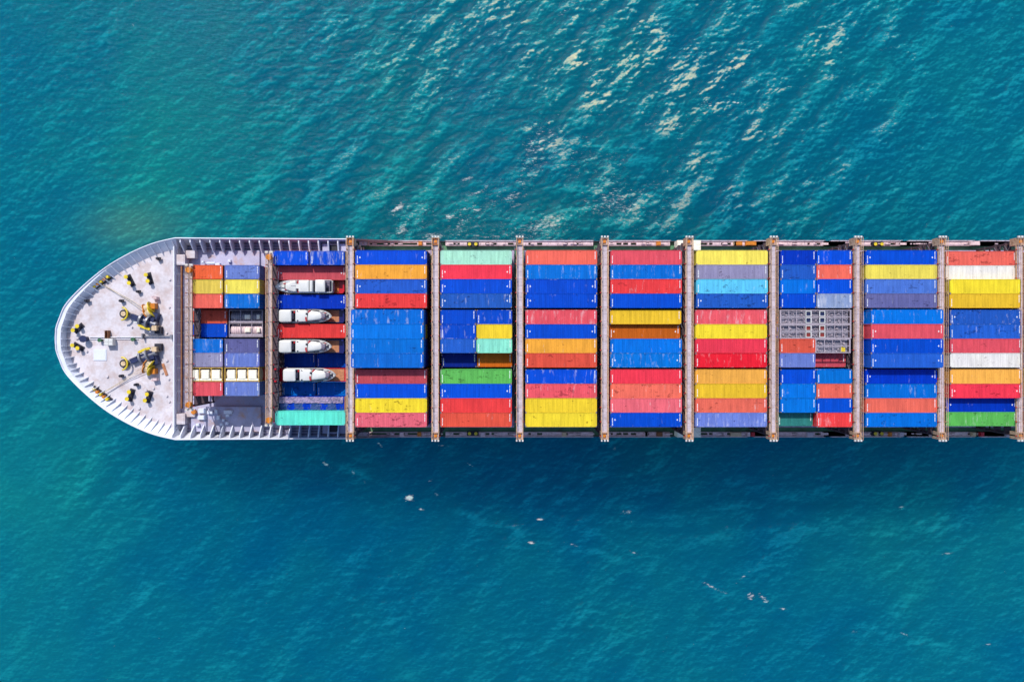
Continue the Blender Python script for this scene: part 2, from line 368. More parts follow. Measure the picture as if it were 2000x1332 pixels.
ZB, ZF, ZD, ZM = 17.0, 15.5, 14.0, 12.0      # bulwark top, forecastle deck, bow cargo deck, main deck
XA, XQ, XE = X(343, ZF), X(688, 14), 118.0   # forecastle end, bulwark end, aft limit of what is built
outl = [(108, 0), (108.6, 12), (109.8, 23.5), (117, 43.5), (125.5, 63), (143, 84.5), (172.6, 112.5), (205.6, 139), (238.7, 159.5), (271.7, 176), (304.8, 188.5), (342.8, 197.5)]
half = [((p - 1000) / sc(ZB), b / sc(ZB)) for p, b in outl]
def catmull(P, n=5):
    out = []
    for i in range(len(P) - 1):
        p0 = P[i - 1] if i else (P[1][0], -P[1][1]); p1, p2 = P[i], P[i + 1]; p3 = P[i + 2] if i + 2 < len(P) else (2 * p2[0] - p1[0], 2 * p2[1] - p1[1])
        for k in range(n):
            t = k / n
            out.append(tuple(.5 * (2 * b + (c - a) * t + (2 * a - 5 * b + 4 * c - d) * t * t + (3 * b - a - 3 * c + d) * t ** 3) for a, b, c, d in zip(p0, p1, p2, p3)))
    return out + [P[-1]]
sm = catmull(half)
half_all = sm + [(x, 18.42) for x in (-55, -45, -36, XQ)]
def ztop(x): return ZB if x <= XA else ZB - 1.3 * min(1, (x - XA) / (XQ - XA))
# full outline from port aft, round the stem, to starboard aft  (y>0 first)
full = [(x, b) for x, b in reversed(half_all)] + [(x, -b) for x, b in half_all[1:]]
def normals(P):
    out = []
    for i, (x, y) in enumerate(P):
        a = P[max(i - 1, 0)]; b = P[min(i + 1, len(P) - 1)]
        tx, ty = b[0] - a[0], b[1] - a[1]; ln = math.hypot(tx, ty); out.append((-ty / ln, tx / ln))   # inward
    return out
nrm = normals(full)
def stem(x): return max(0, min(1, 1 - (x + 83.3) / 12))
def inset(i, d): x, y = full[i]; nx, ny = nrm[i]; return (x + nx * d, y + ny * d)
rimw = [.22 + .75 * stem(x) for x, y in full]
slope = [(.12 * stem(x) + 1.55 * (1 - stem(x))) if x <= XA + .1 else .16 for x, y in full]

# outer hull shell
def wl(x): # waterline half breadth
    t = max(0, min(1, (x + 74) / 44)); return 17.9 * math.sin(t * math.pi / 2) ** .8
mb = MB()
rings = []
xs_h = [p[0] for p in half_all] + [-20, 0, 40, 80, XE]
bs_h = [p[1] for p in half_all] + [18.42] * 5
for side in (1, -1):
    rows = []
    for x, b in zip(xs_h, bs_h):
        zt = ztop(x) if x <= XQ + .01 else 12.9
        row = []
        for k in range(7):
            t = k / 6; z = zt + (-2 - zt) * t
            xw = x + (1 - max(0, min(1, (x + 83.3) / 30))) * 9 * t ** 1.2
            bb = b + (min(b, wl(xw)) - b) * min(1, t * 1.05) ** 1.1
            row.append((xw if b < 18.4 else x, side * bb, z))
        rows.append(row)
    mb.loft(rows, close=False, caps=False)
build("hull", mb, M['hullside'], ship, smooth=True)

# bulwark: rim, inner face, brackets
mb = MB(); n_ = len(full)
zt = [ztop(x) for x, y in full]; zb = [ZF if x <= XA + .1 else ZD for x, y in full]
a = [(*full[i], zt[i]) for i in range(n_)]; b = [(*inset(i, rimw[i]), zt[i] + .03) for i in range(n_)]
c = [(*inset(i, rimw[i] + slope[i]), zb[i]) for i in range(n_)]
mb.loft([a, b, c], close=False, caps=False)
build("bulwark", mb, M['bulwark'], ship)
mb = MB()
rail = [(*inset(i, .1), zt[i] + .12) for i in range(n_)]
mb.path(rail, .11, 6)
build("bulwark_rail", mb, M['bulwark'], ship)
def along(P, step):
    out = []; acc = 0
    for i in range(len(P) - 1):
        (x0, y0), (x1, y1) = P[i], P[i + 1]; ln = math.hypot(x1 - x0, y1 - y0)
        while acc <= ln:
            t = acc / ln; out.append((i, t)); acc += step
        acc -= ln
    return out
mb = MB()
for i, t in along(full, 1.35):
    x = full[i][0] + (full[i + 1][0] - full[i][0]) * t; y = full[i][1] + (full[i + 1][1] - full[i][1]) * t
    if x > XA: continue
    nx, ny = nrm[i]; tx, ty = -ny, nx; rw = rimw[i]; s_ = slope[i]; w = .045
    p0 = (rw + .02, ZB - .05); p1 = (rw + s_ + .75, ZF + .02); p2 = (rw + s_ * .97, ZF + .02); p4 = (rw + .25, ZB - .05)
    P = [p0, p4, p1, p2]
    vs = [(x + nx * q + tx * sgn * w, y + ny * q + ty * sgn * w, z) for sgn in (-1, 1) for q, z in P]
    mb.add(vs, [(0, 1, 2, 3), (7, 6, 5, 4), (0, 4, 5, 1), (1, 5, 6, 2), (2, 6, 7, 3), (3, 7, 4, 0)])
build("bulwark_brackets", mb, M['bulwark'], ship)

# tall side frames beside the bow cargo deck
mbd = MB()
fx = -60.6
while fx < XQ - .4:
    for sg_ in (1, -1):
        z1 = ztop(fx) - .1
        mb = MB()
        P = [(18.15, z1), (17.6, z1), (16.0, ZD + 1.1), (15.9, ZD + .02), (18.15, ZD + .02)]
        vs = [(fx + dx, sg_ * q, z) for dx in (-.05, .05) for q, z in P]
        mb.add(vs, [(0, 1, 2, 3, 4), (9, 8, 7, 6, 5)] + [(i, 5 + i, 5 + (i + 1) % 5, (i + 1) % 5) for i in range(5)])
        fl = [(18.1, z1 + .03), (17.6, z1 + .03), (15.95, ZD + 1.13)]
        for (q0, za), (q1, zb_) in zip(fl, fl[1:]):
            mb.add([(fx - .10, sg_ * q0, za), (fx + .10, sg_ * q0, za), (fx + .10, sg_ * q1, zb_), (fx - .10, sg_ * q1, zb_)], [(0, 1, 2, 3)])
        build("side_frame", mb, M['bulwark'], ship)
        # stringers and rope racks between frames
        for q, z in ((17.7, ZD + .5), (17.2, ZD + .35), (16.7, ZD + .25)):
            mbd.box(fx + .1, sg_ * q - .06, z, fx + 1.6, sg_ * q + .06, z + .1)
    fx += 1.78
build("side_stringers", mbd, M['navy'], ship)

# decks
dk = [inset(i, rimw[i] + slope[i] - .02) for i in range(n_) if full[i][0] <= XA + .01]
mb = MB(); mb.prism(list(reversed(dk)), ZF - .3, ZF); build("forecastle_deck", mb, M['foredeck'], ship)
mb = MB(); mb.box(XA - .01, -16.9, ZD, XA + .22, 16.9, ZF + .95); build("breakwater", mb, M['bulwark'], ship)
mb = MB(); mb.box(XA + .2, -18.2, ZD - .2, XQ, 18.2, ZD); build("bow_cargo_deck", mb, M['lowdeck'], ship)
mb = MB(); mb.box(XQ, -18.3, ZM - .2, XE, 18.3, ZM); build("main_deck", mb, M['greendeck'], ship)
mb = MB(); mb.box(XQ - .15, -18.3, ZM, XQ + .1, 18.3, ZD + .6); build("deck_step", mb, M['hatch'], ship)
# raised coaming platforms beside the bow bays
for q in ((-59.5, -17.2, ZD, -46.6, -12.6, ZD + .9), (-55.5, 12.8, ZD, -47.0, 16.4, ZD + .5), (-35.2, -17.6, ZD, -29.8, -15.4, ZD + .7), (-35.2, 15.6, ZD, -29.8, 17.6, ZD + .7)):
    build("deck_platform", MB().box(*q), M['lowdeck'], ship)
mb = MB(); mb2 = MB()
mb.prism([(-33.9, -17.3), (-32.6, -17.3), (-32.4, -17.0), (-32.4, -15.7), (-34.1, -15.7), (-34.1, -17.0)], ZD + .7, ZD + .76)
mb2.prism([(-33.9, 17.4), (-32.6, 17.4), (-32.4, 17.1), (-32.4, 15.9), (-34.1, 15.9), (-34.1, 17.1)], ZD + .7, ZD + .76)
build("deck_opening", mb, M['dark'], ship); build("deck_opening", mb2, M['dark'], ship)
for (px_, py_, w_, h_) in ((397, 802, 1.4, .9), (412, 805, 1.0, .6), (424, 803, .5, .8), (428, 815, .5, .8), (447, 804, 1.5, .7), (446, 811, .6, .5), (445, 826, .5, .5), (438, 820, .4, .4), (396, 815, 1.4, .8), (388, 829, .6, .5), (434, 828, .4, .4), (425, 517, .9, .6), (412, 514, 1.6, .4), (396, 512, .4, .4), (448, 510, .5, .5)):
    mb = MB().box(-w_ / 2, -h_ / 2, 0, w_ / 2, h_ / 2, .5).box(-w_ / 2 + .06, -h_ / 2 + .06, .5, w_ / 2 - .06, h_ / 2 - .06, .56)
    build("deck_locker", mb, M['bulwark'], ship, (X(px_, ZD + .9), Y(py_, ZD + .9), ZD + (.9 if 380 < px_ < 460 and py_ > 700 else .5)))
# mooring platforms beside the breakwater
for sg_ in (1, -1):
    mb = MB().box(-61.9, 0, 0, -60.2, 1.9, 1.9).box(-60.25, 1.3, -.2, -58.6, 2.7, 1.4)
    mb.box(-61.7, .2, 1.9, -60.4, 1.7, 1.94)
    build("mooring_house", mb, M['foredeck'], ship, (0, 13.6 if sg_ > 0 else -15.7, ZD))
    mb = MB().tube((-58.8, sg_ * 12.9 - .6, ZD), (-58.8, sg_ * 12.9 - .6, ZD + 1.6), .42, n=16)
    build("vent_cap", mb, M['orange'], ship)

# hatch covers and side walkways
BAYX = [X(694 + 166.1 * i, 25) for i in range(9)]     # left end of each long bay
BRX = [X(p, 24.2) for p in (361, 524, 685, 851, 1015, 1180.5, 1345, 1509, 1673.5, 1838, 1991.5)]
for i in range(9):
    x0 = BRX[i + 2] + .9; x1 = (BRX[i + 3] - .9) if i < 8 else x0 + 13
    for g in (-1, 0, 1):
        w = 4.95 if g == 0 else 5.6; cy = g * 10.15 if g == 0 else g * 10.85
        mb = MB().box(x0, cy - w, ZM, x1, cy + w, 14.45)
        for k in range(5):
            xx = x0 + (x1 - x0) * (k + .5) / 5; mb.box(xx - .06, cy - w + .1, 14.45, xx + .06, cy + w - .1, 14.56)
        build("hatch_cover", mb, M['hatch'], ship)
for bayi, g in ((0, -1), (0, 0), (0, 1), (1, -1), (1, 0), (1, 1)):
    x0 = (X(366, 20), X(538, 20))[bayi]; w = 5.2; cy = g * 10.0
    if bayi == 0 and g: w = 2.6; cy = g * 7.6
    mb = MB().box(x0 - .2, cy - w + .1, ZD, x0 + 12.9, cy + w - .1, ZD + .5)
    build("hatch_cover", mb, M['hatch'], ship)

openings = {0: [(722, 762), (770, 815), (832, 846)], 1: [(885, 898), (918, 932), (948, 956), (960, 970), (992, 1003)], 2: [(1032, 1037), (1049, 1059), (1104, 1109), (1125, 1135)], 3: [(1192, 1197), (1204, 1214), (1217, 1227), (1232, 1243), (1262, 1268)], 4: [(1362, 1382), (1385, 1392), (1408, 1413), (1420, 1428), (1489, 1498)], 5: [(1547, 1557), (1577, 1582), (1592, 1603), (1608, 1618), (1646, 1651)], 6: [(1700, 1712), (1716, 1726), (1734, 1750), (1756, 1800), (1808, 1814)], 7: [(1890, 1896), (1908, 1918), (1922, 1928), (1960, 1975)]}
for sg_ in (1, -1):
    for i in range(9):
        x0 = BRX[i + 2] + .6; x1 = (BRX[i + 3] - .6) if i < 8 else XE
        mb = MB(); cur = x0
        for (p0, p1) in openings.get(i, []):
            a_, b_ = X(p0, 12.9), X(p1, 12.9)
            mb.box(cur, 17.55, 12.0, a_, 18.3, 12.9); mb.box(a_, 18.1, 12.0, b_, 18.3, 12.9); mb.box(a_, 17.55, 12.0, b_, 17.68, 12.9); cur = b_
        mb.box(cur, 17.55, 12.0, x1, 18.3, 12.9)
        for k in range(6):
            xx = x0 + (x1 - x0) * random.random(); mb.box(xx, 17.75, 12.9, xx + random.uniform(.3, 1.0), 17.95, 12.9 + random.uniform(.1, .4))
        if sg_ < 0:
            mb.v = [(x, -y, z) for x, y, z in mb.v]; mb.f = [tuple(reversed(f)) for f in mb.f]
        build("side_walkway", mb, M['pink'], ship)
        mb = MB(); mb.path([(x0, sg_ * 18.38, 13.05), (x1, sg_ * 18.38, 13.05)], .07)
        mb.path([(x0, sg_ * 18.38, 13.75), (x1, sg_ * 18.38, 13.75)], .035)
        xx = x0
        while xx < x1: mb.tube((xx, sg_ * 18.38, 12.9), (xx, sg_ * 18.38, 13.78), .035, n=5); xx += 1.6
        build("side_rail", mb, M['bridge'], ship)
    mb = MB()
    mb.box(XQ, sg_ * 17.6 - .06, ZM + .01, XE, sg_ * 17.6 + .06, ZM + .5) if False else None
# junk, boxes and fittings on the walkways
def wbox(px_, up_, mat, w=1.0, h=.8, z=.6, name="deck_box"):
    y_ = (17.9 if up_ else -17.9)
    mb = MB().box(-w / 2, -h / 2, 0, w / 2, h / 2, z * .85).box(-w / 2 + .08, -h / 2 + .08, z * .85, w / 2 - .08, h / 2 - .08, z)
    build(name, mb, M[mat], ship, (X(px_, 13.2), y_, 12.9))
for px_, up_, mat, w in ((821, 1, 'orange', .7), (819, 0, 'orange', .7), (785, 0, 'pink', .8), (943, 0, 'pink', .8), (1102, 0, 'cream', .8), (1262, 0, 'pink', .7), (1286, 1, 'orange', .8), (1288, 0, 'rustbeam', 1.1), (1262, 0, 'pink', .6),
    (1441, 1, 'orange', 1.6), (1466, 1, 'orange', 2.0), (1435, 1, 'cream', .5), (1470, 0, 'redline', .7), (1462, 0, 'pink', .5), (1437, 0, 'cream', 2.0), (1582, 0, 'bridge', 1.2), (1738, 0, 'orange', .6), (1901, 0, 'cream', .8), (1917, 0, 'redline', .8), (1970, 0, 'bridge', 1.2), (1903, 1, 'pink', 1.8), (1760, 0, 'bridge', .8), (1712, 0, 'cream', .5), (706, 1, 'bridge', .8), (714, 1, 'bridge', .7), (704, 0, 'bridge', 1.0), (714, 0, 'bridge', .9)):
    wbox(px_, up_, mat, w)
for up_ in (1, 0):
    for px_ in (1338.0,):
        for dx in (-1.35, 1.5):
            mb = MB().box(-.75, -.9, 0, .75, .9, 2.4)
            build("stair_house", mb, M['creamwhite'], ship, (X(1345, 15.3) + dx * 1.0, (17.3 if up_ else -17.3), 12.9))

def bitt(x, y, z, ang, gap=1.3, r=.36, h=1.1, name="mooring_bitt"):
    base = MB().cbox(0, 0, .09, gap + 1.0, .9, .18)
    o = build(name, base, M['dark'], ship, (x, y, z), (0, 0, ang))
    for s_ in (-1, 1):
        mb = MB().tube((s_ * gap / 2, 0, .18), (s_ * gap / 2, 0, h), r * .85, n=14).tube((s_ * gap / 2, 0, h), (s_ * gap / 2, 0, h + .08), r, n=14)
        p = build("post", mb, M['dark'], o, smooth=True)
        build("yellow_cap", MB().tube((s_ * gap / 2, 0, h + .08), (s_ * gap / 2, 0, h + .16), r * 1.02, n=16), M['yellow'], p)
for (x0, y0, x1, y1) in ((246, 541, 252, 553), (285, 537, 288.5, 549), (248, 779, 252, 765.5), (283, 782, 287, 770), (142.5, 645, 151, 637), (141.5, 674.5, 151.5, 680)):
    zt_ = ZF + 1.15
    ax, ay, bx_, by = X(x0, zt_), Y(y0, zt_), X(x1, zt_), Y(y1, zt_)
    bitt((ax + bx_) / 2, (ay + by) / 2, ZF, math.atan2(by - ay, bx_ - ax), gap=math.hypot(bx_ - ax, by - ay))
for px_ in (923.5, 1713.5):
    for y_ in (17.75, -17.75): bitt(X(px_, 13), y_, 12.9, 0, gap=1.2, r=.3, h=.5)

# roller fairleads by the bulwark
def fairlead(cx, cy, ang, n=4):
    base = MB().cbox(0, 0, .12, n * .75 + .4, .9, .24)
    o = build("roller_fairlead", base, M['dark'], ship, (cx, cy, ZF), (0, 0, ang))
    for k in range(n):
        xx = (k - (n - 1) / 2) * .75
        build("roller", MB().tube((xx, 0, .24), (xx, 0, .85), .26, n=12), M['orange' if k % 2 else 'yellow'], o, smooth=True)
fairlead(X(198, 16), Y(550, 16), R(34), 5); fairlead(X(197, 16), Y(770, 16), R(-36), 5)
# small bollards, vents, pipes, lids on the foredeck
def small(name, px_, py_, mb, mat, z=ZF, smooth=False): return build(name, mb, M[mat], ship, (X(px_, z), Y(py_, z), z), smooth=smooth)
for px_, py_ in ((239, 588), (239, 734), (272, 570), (268, 751), (311, 506), (172, 588)):
    small("chain_stopper", px_, py_, MB().tube((0, 0, 0), (0, 0, .9), .3, .22, 12).cbox(.2, 0, .5, .7, .5, .3), 'dark')
small("deck_vent", 170, 662, MB().tube((0, 0, 0), (0, 0, 1.1), .45, n=14).tube((0, 0, 1.1), (0, 0, 1.3), .65, n=14), 'navy')
for px_, py_ in ((199, 664.5), (263.5, 663)): small("green_bollard", px_, py_, MB().tube((0, 0, 0), (0, 0, .7), .26, n=12).tube((0, 0, .7), (0, 0, .82), .36, n=12), 'green')
mb = MB().box(-.75, -.65, 0, .75, .65, 1.1).box(-.68, -.58, 1.1, -.03, -.03, 1.16).box(.03, -.58, 1.1, .68, -.03, 1.16).box(-.68, .03, 1.1, -.03, .58, 1.16).box(.03, .03, 1.1, .68, .58, 1.16)
small("foredeck_locker", 219, 668, mb, 'white')
small("access_ladder", 213, 654, MB().box(-.3, -.8, 0, -.22, .8, .9).box(.22, -.8, 0, .3, .8, .9).box(-.22, -.6, .3, .22, -.5, .4).box(-.22, 0, .3, .22, .1, .4).box(-.22, .5, .3, .22, .6, .4), 'rustbeam')
small("deck_hatch_lid", 196, 693, MB().box(-1.2, -1.05, 0, 1.2, 1.05, .1).box(-1.05, -.9, .1, 1.05, .9, .14), 'bulwark')
small("centre_pipe", 218, 658.5, MB().tube((-4, 0, .2), (11.5, 0, .2), .07, n=8).tube((-4, -.35, .2), (5, -.35, .2), .05, n=8), 'bulwark')
small("walkway_pipe", 315, 657, MB().box(-3.2, -.1, .3, 2.4, .1, .42).box(-3.2, -.5, 0, -3.0, .5, .9).box(1.9, -.5, 0, 2.3, .3, .7), 'steel')
for px_, py_, s_ in ((151, 659, .5), (170, 686, .3), (205, 671, .3), (258, 639, .25), (285, 762, .4), (210, 735, .35), (326, 704, .35), (330, 740, .3), (317, 728, .3), (272, 797, .35), (326, 773, .3), (331, 784, .25), (300, 758, .3), (332, 546, .3), (300, 700, .3), (331, 600, .25), (326, 650, .3)):
    small("deck_plug", px_, py_, MB().tube((0, 0, 0), (0, 0, .22), s_ * .75, n=10), 'foredeck')

# windlasses / mooring winches
def winch(sgn):
    o = bpy.data.objects.new("anchor_windlass", None); COL.objects.link(o); o.parent = ship
    yc = 0.5 * (Y(661.5, ZF) * 2)
    mir = lambda py_: py_ if sgn > 0 else 1323 - py_
    def P(px_, py_, z=ZF + .8): return Vector((X(px_, z), Y(mir(py_), z), z))
    def put(nm, mb, mat, smooth=False): return build(nm, mb, M[mat], o, smooth=smooth)
    # chain pipe with yellow guard ring
    c = P(243, 613, ZF + .4)
    put("chain_pipe", MB().tube(c - Vector((0, 0, .4)), c + Vector((0, 0, .3)), .75, n=18), 'dark', True)
    put("pipe_collar", MB().tube(c + Vector((0, 0, .3)), c + Vector((0, 0, .42)), .45, n=14), 'cream', True)
    g = MB()
    pts = [c + Vector((1.0 * math.cos(t), sgn * 1.15 * math.sin(t), .8)) for t in [R(a) for a in range(-95, 100, 15)]]
    g.path(pts, .16, 6)
    put("guard_ring", g, 'yellow')
    # chain run
    ch = MB(); a_, b_ = P(250, 617), P(276, 630)
    for k in range(12):
        t = k / 11; q = a_.lerp(b_, t); ch.cbox(q.x, q.y, q.z - .1, .34, .34, .2 if k % 2 else .32, R(30 * (k % 2)))
    put("anchor_chain", ch, 'steel')
    put("chain_stopper", MB().cbox(P(262, 620).x, P(262, 620).y, ZF + .45, 1.5, .9, .9, R(-22 * sgn)), 'navy')
    # gypsy drum and yellow brake band
    a_, b_ = P(275, 623, ZF + 1.2), P(305, 634, ZF + 1.2)
    put("gypsy_wheel", MB().tube(a_, a_.lerp(b_, .12), 1.1, n=20).tube(a_.lerp(b_, .45), a_.lerp(b_, .56), 1.2, n=20).tube(a_, b_, .45, n=14), 'steel', True)
    put("motor_block", MB().cbox(P(292, 627).x, P(292, 627).y, ZF + .8, 2.2, 1.5, 1.6, R(-18 * sgn)).cbox(P(301, 620).x, P(301, 620).y, ZF + .6, 1.4, 1.8, 1.2, R(-18 * sgn)), 'navy')
    yb = MB(); pts = [P(271, 634.5, ZF + 1.4), P(277, 638, ZF + 1.5), P(285, 641, ZF + 1.5), P(293, 643, ZF + 1.4)]
    for p_, q_ in zip(pts, pts[1:]):
        d_ = (q_ - p_); cc = (p_ + q_) / 2; yb.cbox(cc.x, cc.y, cc.z, d_.length + .1, .42, .35, math.atan2(d_.y, d_.x))
    put("brake_band", yb, 'yellow')
    wb = MB(); pts = [P(262, 629, ZF + 1.3), P(275, 631, ZF + 1.4), P(290, 634, ZF + 1.4), P(303, 636, ZF + 1.3)]
    for p_, q_ in zip(pts, pts[1:]):
        d_ = (q_ - p_); cc = (p_ + q_) / 2; wb.cbox(cc.x, cc.y, cc.z, d_.length + .05, .25, .25, math.atan2(d_.y, d_.x))
    put("drive_shaft", wb, 'white')
    put("gear_case", MB().cbox(P(305, 641).x, P(305, 641).y, ZF + .8, .9, .9, 1.6), 'cream')
    put("gear_base", MB().cbox(P(308, 645).x, P(308, 645).y, ZF + .4, 1.2, 1.3, .8), 'dark')
    # rope drums
    for (p0, p1, r_, mat) in (((288, 614), (296, 609), .85, 'rope'), ((285, 604), (294, 600), .75, 'cream')):
        a_, b_ = P(*p0, ZF + 1.0), P(*p1, ZF + 1.0)
        dr = put("rope_drum", MB().tube(a_, b_, r_, n=18), mat, True)
        build("drum_flange", MB().tube(a_ - (b_ - a_) * .12, a_, r_ + .3, n=18), M['orange'], dr, smooth=True)
        build("drum_flange", MB().tube(b_, b_ + (b_ - a_) * .14, r_ + .3, n=18), M['yellow'], dr, smooth=True)
    put("winch_motor", MB().cbox(P(300, 598).x, P(300, 598).y, ZF + .6, .8, 1.0, 1.2), 'orange').parent = o
    put("control_stand", MB().cbox(P(303, 582).x, P(303, 582).y, ZF + .5, .7, .45, 1.0).cbox(P(298, 580).x, P(298, 580).y, ZF + .5, .4, .3, 1.0), 'pink')
    if sgn < 0: put("wood_plank", MB().cbox(P(318, 601).x, P(318, 601).y, ZF + .1, .5, 2.3, .12, R(20)), 'wood')
    # mooring ropes to the fairlead
    rp = MB(); e = P(201, 556, ZF + .5)
    for q in ((288, 612), (291, 607)):
        s0 = P(*q, ZF + 1.0); rp.path([s0, s0.lerp(e, .5) - Vector((0, 0, .35)), e], .05, 5)
    put("mooring_rope", rp, 'rope')
    return o
winch(1); winch(-1)

# lashing bridges
def bridge(i, x, y0, y1, z0):
    o = bpy.data.objects.new("lashing_bridge", None); COL.objects.link(o); o.parent = ship; o.location = (x, 0, 0)
    zt_ = 24.2 if i > 1 else 22.6 + .8 * i
    w = .45 if i > 1 else .30; rw_ = .55 if i > 1 else .36
    mb = MB().box(-w, y0, zt_ - .12, w, y1, zt_)
    y = y0 + 1.2
    while y < y1: mb.box(-w, y - .04, zt_, w, y + .04, zt_ + .03); y += 1.2
    build("walkway", mb, M['bridge'], o)
    mb = MB()
    for s_ in (-1, 1):
        mb.box(s_ * (rw_ - .03) - .05, y0 + .3, zt_ - .25, s_ * (rw_ - .03) + .05, y1 - .3, zt_ + .08)
        mb.box(s_ * rw_ - .035, y0, zt_ + 1.0, s_ * rw_ + .035, y1, zt_ + 1.07)
        mb.box(s_ * rw_ - .03, y0, zt_ + .5, s_ * rw_ + .03, y1, zt_ + .55)
    mg = mb
    mb = MB()
    for s_ in (-1, 1):
        for zz in (zt_ - 2.7, zt_ - 5.3, zt_ - 7.9):
            if zz > z0 + .5: mb.box(s_ * .5 - .07, y0 + .5, zz - .3, s_ * .5 + .07, y1 - .5, zz)
    for zz in (zt_ - 2.7, zt_ - 5.3): mb.box(-.43, y0 + .5, zz - .08, .43, y1 - .5, zz - .02)
    build("cross_girder", mb, M['darkrust'], o)
    mb = MB(); mr = MB(); md = MB(); y = y0 + .6
    while y <= y1 - .5:
        for s_ in (-1, 1):
            md.box(s_ * .5 - .06, y - .12, z0, s_ * .5 + .06, y + .12, zt_ - .27)
            mb.box(s_ * rw_ - .05, y - .05, zt_, s_ * rw_ + .05, y + .05, zt_ + 1.02)
            mr.cbox(s_ * .68, y, zt_ + .12, .2, .16, .12)
        y += 2.46
    mg.add(mb.v, mb.f); build("guard_rail", mg, M['tan'], o); build("support_posts", md, M['darkrust'], o)
    build("lashing_sockets", mr, M['redline'], o)
    mb = MB(); y = y0 + 2.0; k = 0
    while y <= y1 - 2.6:
        for s_ in (-1, 1):
            for dz in (0, 2.6):
                mb.tube((s_ * .75, y, zt_ - 2.6 - dz), (s_ * 1.02, y + 2.1, zt_ - .6 - dz), .035, n=4); mb.tube((s_ * .75, y + 2.1, zt_ - 2.6 - dz), (s_ * 1.02, y, zt_ - .6 - dz), .035, n=4)
        y += 2.46; k += 1
    build("lashing_rods", mb, M['steel'], o)
    for yy in (y0, y1):
        s_ = 1 if yy > 0 else -1
        if i > 1:
            ya, yb_ = sorted((yy, yy - s_ * 1.25))
            mb = MB().box(-.56, ya, zt_ - 1.6, .56, yb_, zt_ - .3)
            
            c_ = build("end_column", mb, M['tan'], o)
            build("column_leg", MB().box(-.16, yy - s_ * .7 - .2, z0 - 2.0, .16, yy - s_ * .7 + .2, zt_ - 1.6), M['darkrust'], o)
            mb = MB(); yc = yy - s_ * .65
            mb.box(-.56, yc - .6, zt_ - .3, -.44, yc + .6, zt_ + .35).box(.44, yc - .6, zt_ - .3, .56, yc + .6, zt_ + .35).box(-.44, yc - .6, zt_ - .3, .44, yc - .48, zt_ + .35).box(-.44, yc + .48, zt_ - .3, .44, yc + .6, zt_ + .35)
            build("column_head", mb, M['orange' if (i in (2, 3) and s_ > 0) else 'tan'], c_)
            mb = MB().cbox(0, yc, zt_ + .1, .5, .5, .3); build("column_lamp", mb, M['orange'], c_)
            mb = MB()
            for dx in (-.5, 0, .5): mb.cbox(dx, yy + s_ * .12, zt_ + .45, .28, .3, .3)
            build("end_light", mb, M['white'], o)
            # sloping bracing down to the hull edge
            if False:
                mb = MB().tube((-.5, yy - .2 * s_, zt_ - .4), (-2.2, s_ * 18.0, 13.2), .12, n=6); build("end_brace", mb, M['tan'], o)
        else:
            build("end_light", MB().cbox(-.5, yy, zt_ + .2, .5, .35, .4).cbox(.3, yy, zt_ + .2, .6, .35, .4), M['white'], o)
            build("end_fitting", MB().tube((0, yy - s_ * .9, zt_), (0, yy - s_ * .9, zt_ + .7), .5, n=14), M['orange'], o)
    return o
bridge(0, BRX[0] + .15, Y(800, 22.6), Y(518, 22.6), ZD)
bridge(1, BRX[1], Y(830, 23.4), Y(493, 23.4), ZD)
for i in range(2, 11): bridge(i, BRX[i], -17.3, 17.3, 14.2)
# brown beam and rungs in the gap behind the breakwater
mb = MB().box(-.12, Y(798, 21), 20.6, .12, Y(520, 21), 21.0)
build("gap_beam", mb, M['rustbeam'], ship, (X(354, 21), 0, 0))
mb = MB()
for k in range(12):
    y_ = -11.8 + k * 2.15; mb.box(X(345, 16), y_ - .05, 15.9, X(366, 16), y_ + .05, 16.0)
build("gap_rungs", mb, M['steel'], ship)

# ------------------------------------------------------------------ containers
C = {'royal': (4, 80, 212), 'azure': (4, 118, 222), 'muted': (38, 96, 200), 'steel': (15, 112, 215), 'deep': (0, 58, 195), 'navy': (8, 40, 150), 'peri': (116, 134, 212), 'periblue': (82, 126, 215), 'slate': (104, 106, 160),
     'red': (242, 66, 68), 'rose': (240, 90, 104), 'mrose': (208, 82, 95), 'salmon': (250, 112, 95), 'pink': (250, 112, 128), 'crimson': (245, 60, 82), 'bright': (240, 34, 52), 'orangered': (246, 92, 70),
     'orange': (250, 168, 62), 'lorange': (251, 182, 80), 'golden': (249, 200, 52), 'yellow': (253, 220, 55), 'lyellow': (253, 230, 98), 'brown': (212, 105, 28), 'mint': (150, 240, 215), 'pmint': (185, 245, 222), 'aqua': (100, 232, 208),
     'teal': (52, 130, 125), 'cyan': (95, 195, 236), 'green': (100, 192, 92), 'white': (252, 250, 244), 'grey': (156, 152, 184), 'patchy': (140, 155, 195), 'tanred': (232, 95, 75), 'coral': (250, 108, 62), 'buff': (250, 212, 92), 'wine': (150, 35, 50)}
NAME = {'royal': 'royal blue', 'azure': 'azure blue', 'muted': 'dull blue', 'steel': 'steel blue', 'deep': 'deep blue', 'navy': 'navy blue', 'peri': 'periwinkle', 'periblue': 'pale cornflower blue', 'slate': 'slate purple', 'red': 'red', 'rose': 'rose red', 'mrose': 'dusty rose', 'salmon': 'salmon', 'pink': 'pink', 'crimson': 'crimson', 'bright': 'bright scarlet', 'orangered': 'orange red', 'orange': 'orange', 'lorange': 'light orange', 'golden': 'golden yellow', 'yellow': 'yellow', 'lyellow': 'pale yellow', 'brown': 'brown orange', 'mint': 'mint green', 'pmint': 'pale mint', 'aqua': 'aqua green', 'teal': 'dark teal', 'cyan': 'sky cyan', 'green': 'green', 'white': 'white', 'grey': 'lavender grey', 'patchy': 'patchy grey blue', 'tanred': 'brick red', 'coral': 'coral orange', 'buff': 'buff yellow', 'wine': 'wine red'}
W, HH = 2.438, 2.59
cache = {}
